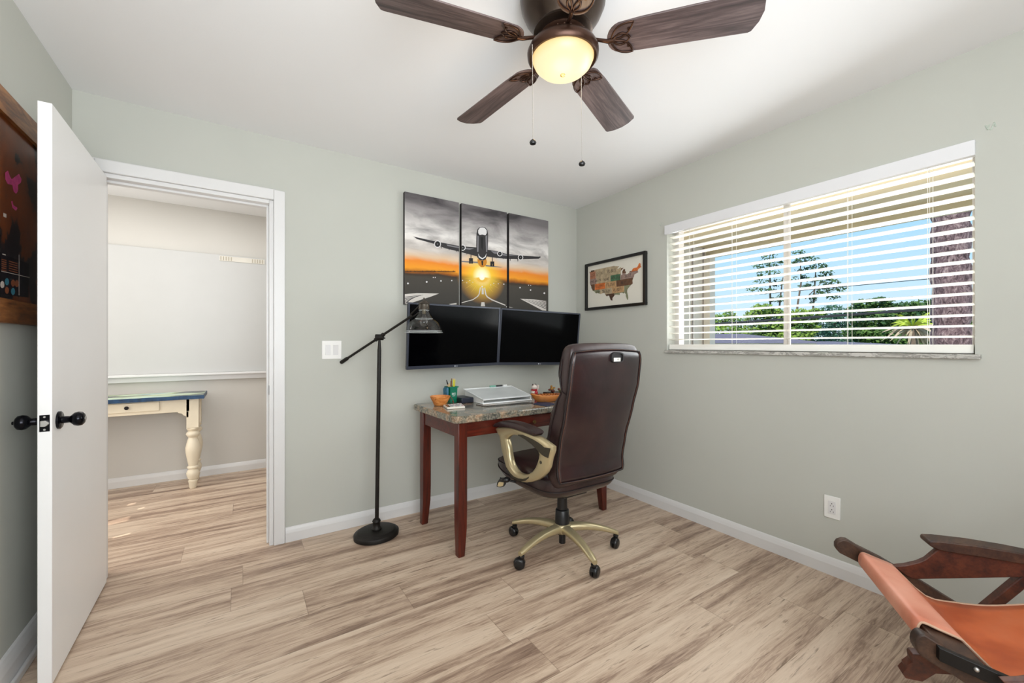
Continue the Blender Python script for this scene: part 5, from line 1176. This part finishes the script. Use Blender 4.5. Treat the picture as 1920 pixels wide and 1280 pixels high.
tree('pine_tree', 'tall spreading pine right of the window mullion', 27.5, [(1496, 474, 13, 6), (1512, 485, 22, 7), (1495, 492, 14, 6), (1535, 500, 18, 8), (1510, 507, 22, 6), (1550, 513, 16, 7), (1500, 522, 18, 6), (1535, 524, 24, 6), (1560, 530, 18, 6), (1512, 536, 16, 5), (1575, 540, 16, 6), (1545, 545, 22, 6), (1525, 556, 10, 8), (1562, 556, 14, 5), (1524, 566, 7, 5)],
     [[(1500, 478, .6), (1502, 530, 1.4), (1495, 575, 1.8), (1492, 680, 2.6)], [(1530, 500, .8), (1526, 560, 1.6), (1520, 640, 2)], [(1540, 530, .6), (1510, 560, 1)]], m_fol[3], 165, .105, seed=5)
tb_ = [('leafy_tree', 'rounded green tree at the left edge of the view beyond the window', 30, [(1350, 600, 26, 12), (1335, 612, 24, 14), (1368, 592, 14, 10), (1380, 608, 26, 16), (1350, 628, 60, 18), (1330, 645, 60, 20), (1390, 632, 40, 20)], 1355, 1),
       ('leafy_tree', 'bright green tree below the tall pines', 23, [(1430, 580, 26, 11), (1412, 592, 20, 10), (1450, 590, 26, 12), (1480, 598, 26, 14), (1440, 612, 44, 16), (1500, 590, 22, 12), (1530, 588, 20, 10), (1470, 630, 60, 18), (1500, 612, 40, 20), (1450, 640, 70, 20)], 1440, 1),
       ('leafy_tree', 'dark bluish tree right of the mullion in the tree line', 31, [(1560, 585, 26, 14), (1580, 600, 30, 16), (1540, 610, 32, 18), (1590, 622, 46, 22), (1530, 632, 40, 18), (1600, 645, 70, 22)], 1565, 2),
       ('leafy_tree', 'broad green tree left of the palm trunk', 22, [(1620, 570, 24, 9), (1650, 565, 24, 8), (1610, 584, 26, 12), (1660, 580, 34, 14), (1700, 580, 30, 14), (1735, 578, 30, 16), (1770, 585, 34, 18), (1640, 600, 44, 18), (1710, 605, 50, 20), (1780, 612, 40, 22), (1830, 600, 40, 24), (1690, 630, 90, 22), (1640, 622, 60, 20)], 1690, 0)]
for i, (nm, lb, D, bl_, tx_, mi) in enumerate(tb_):
    tree(nm, lb, D, bl_, [[(tx_, 600, 2), (tx_, 680, 3)]], m_fol[mi], 330, .10, seed=11+i)
# cabbage palm with dead fronds
Dp = 13; pb = onD(1712, 645, Dp); pb.z = -.2; cp = thing('cabbage_palm', 'short palm with yellow green and dry hanging fronds near the trunk', 'palm', pb)
hc_ = onD(1712, 612, Dp); rnd = random.Random(4)
for nm, mt, nn, rng_ in (('green_fronds', M('yellow_green_frond', rgb(176, 190, 64), .6, var=.2), 46, (.1, .9)), ('dry_fronds', M('dry_frond', rgb(176, 156, 132), .8, var=.2), 60, (-1.2, .1))):
    mb = MB()
    for _ in range(nn):
        a = rnd.uniform(0, 6.283); el = rnd.uniform(*rng_); L_ = rnd.uniform(.45, .85); d_ = Vector((math.cos(a)*math.cos(el), math.sin(a)*math.cos(el), math.sin(el))); sd = d_.orthogonal().normalized()*.035
        p0 = hc_; p1 = hc_+d_*L_*.6; p2 = hc_+d_*L_+Vector((0, 0, -.18*L_)); mb.add([p0-sd*.4, p0+sd*.4, p1+sd, p2, p1-sd], [(0, 1, 2, 3, 4)])
    mb.build(nm, mt, cp, fixn=False)
MB().tube([Vector((hc_.x, hc_.y, -.2)), hc_], .12, 10).build('trunk', m_trunk, cp)
# neighbouring roofs
def house(name, label, D, ridge, eave, xr, seed):
    t = thing(name, label, 'house', Vector((onD((xr[0]+xr[3])/2, 645, D).x, onD((xr[0]+xr[3])/2, 645, D).y, -.2)))
    back = 4.0; e0, e1 = onD(xr[0], eave, D), onD(xr[3], eave, D); r0, r1 = onD(xr[1], ridge, D)+FW*back*.5, onD(xr[2], ridge, D)+FW*back*.5
    k2 = 1.0; b0, b1 = e0+FW*back, e1+FW*back
    mb = MB(); mb.add([e0, e1, r1, r0, b0, b1], [(0, 1, 2, 3), (1, 5, 2), (5, 4, 3, 2), (4, 0, 3), (0, 4, 5, 1)]); mb.build('roof', M('violet_grey_shingle', rgb(112, 104, 116), .95, var=.12, vs=9), t)
    i_ = RT*.3; mb = MB(); mb.prism([Vector((p.x, p.y, -.2)) for p in (e0+i_+FW*.3, e1-i_+FW*.3, b1-i_-FW*.3, b0+i_-FW*.3)], (0, 0, e0.z+.2-.01)); mb.build('walls', M('pale_house_wall', rgb(220, 214, 206), .8), t)
house('neighbour_house', 'house with violet grey hip roof low at the left of the window view', 14, 623, 643, (1318, 1360, 1455, 1560), 1)
house('neighbour_house', 'pale roofed house low in the window between the dark tree and the palm', 15.5, 639, 646, (1550, 1610, 1640, 1700), 2)
# wires
mw = M('wire_black', rgb(40, 38, 40), .7)
def wire(name, label, a, b_, r_, sagz):
    t = thing(name, label, 'wire', (a.x, a.y, -.2)); MB().tube([a.lerp(b_, k/8)+Vector((0, 0, -sagz*4*(k/8)*(1-k/8))) for k in range(9)], r_, 8).build('wire', mw, t)
    for p in (a, b_): MB().tube([(p.x, p.y, -.2), (p.x, p.y, p.z+.3)], .10, 10).build('pole', m_trunk, t)
wire('power_line', 'thin power line crossing the sky behind the tall pines', onD(900, 596, 16), onD(2300, 470, 14), .011, .05)
wire('cable_bundle', 'thick dark cable bundle crossing in front of the tree line', onD(900, 637, 9), onD(2400, 531, 8), .024, .02)
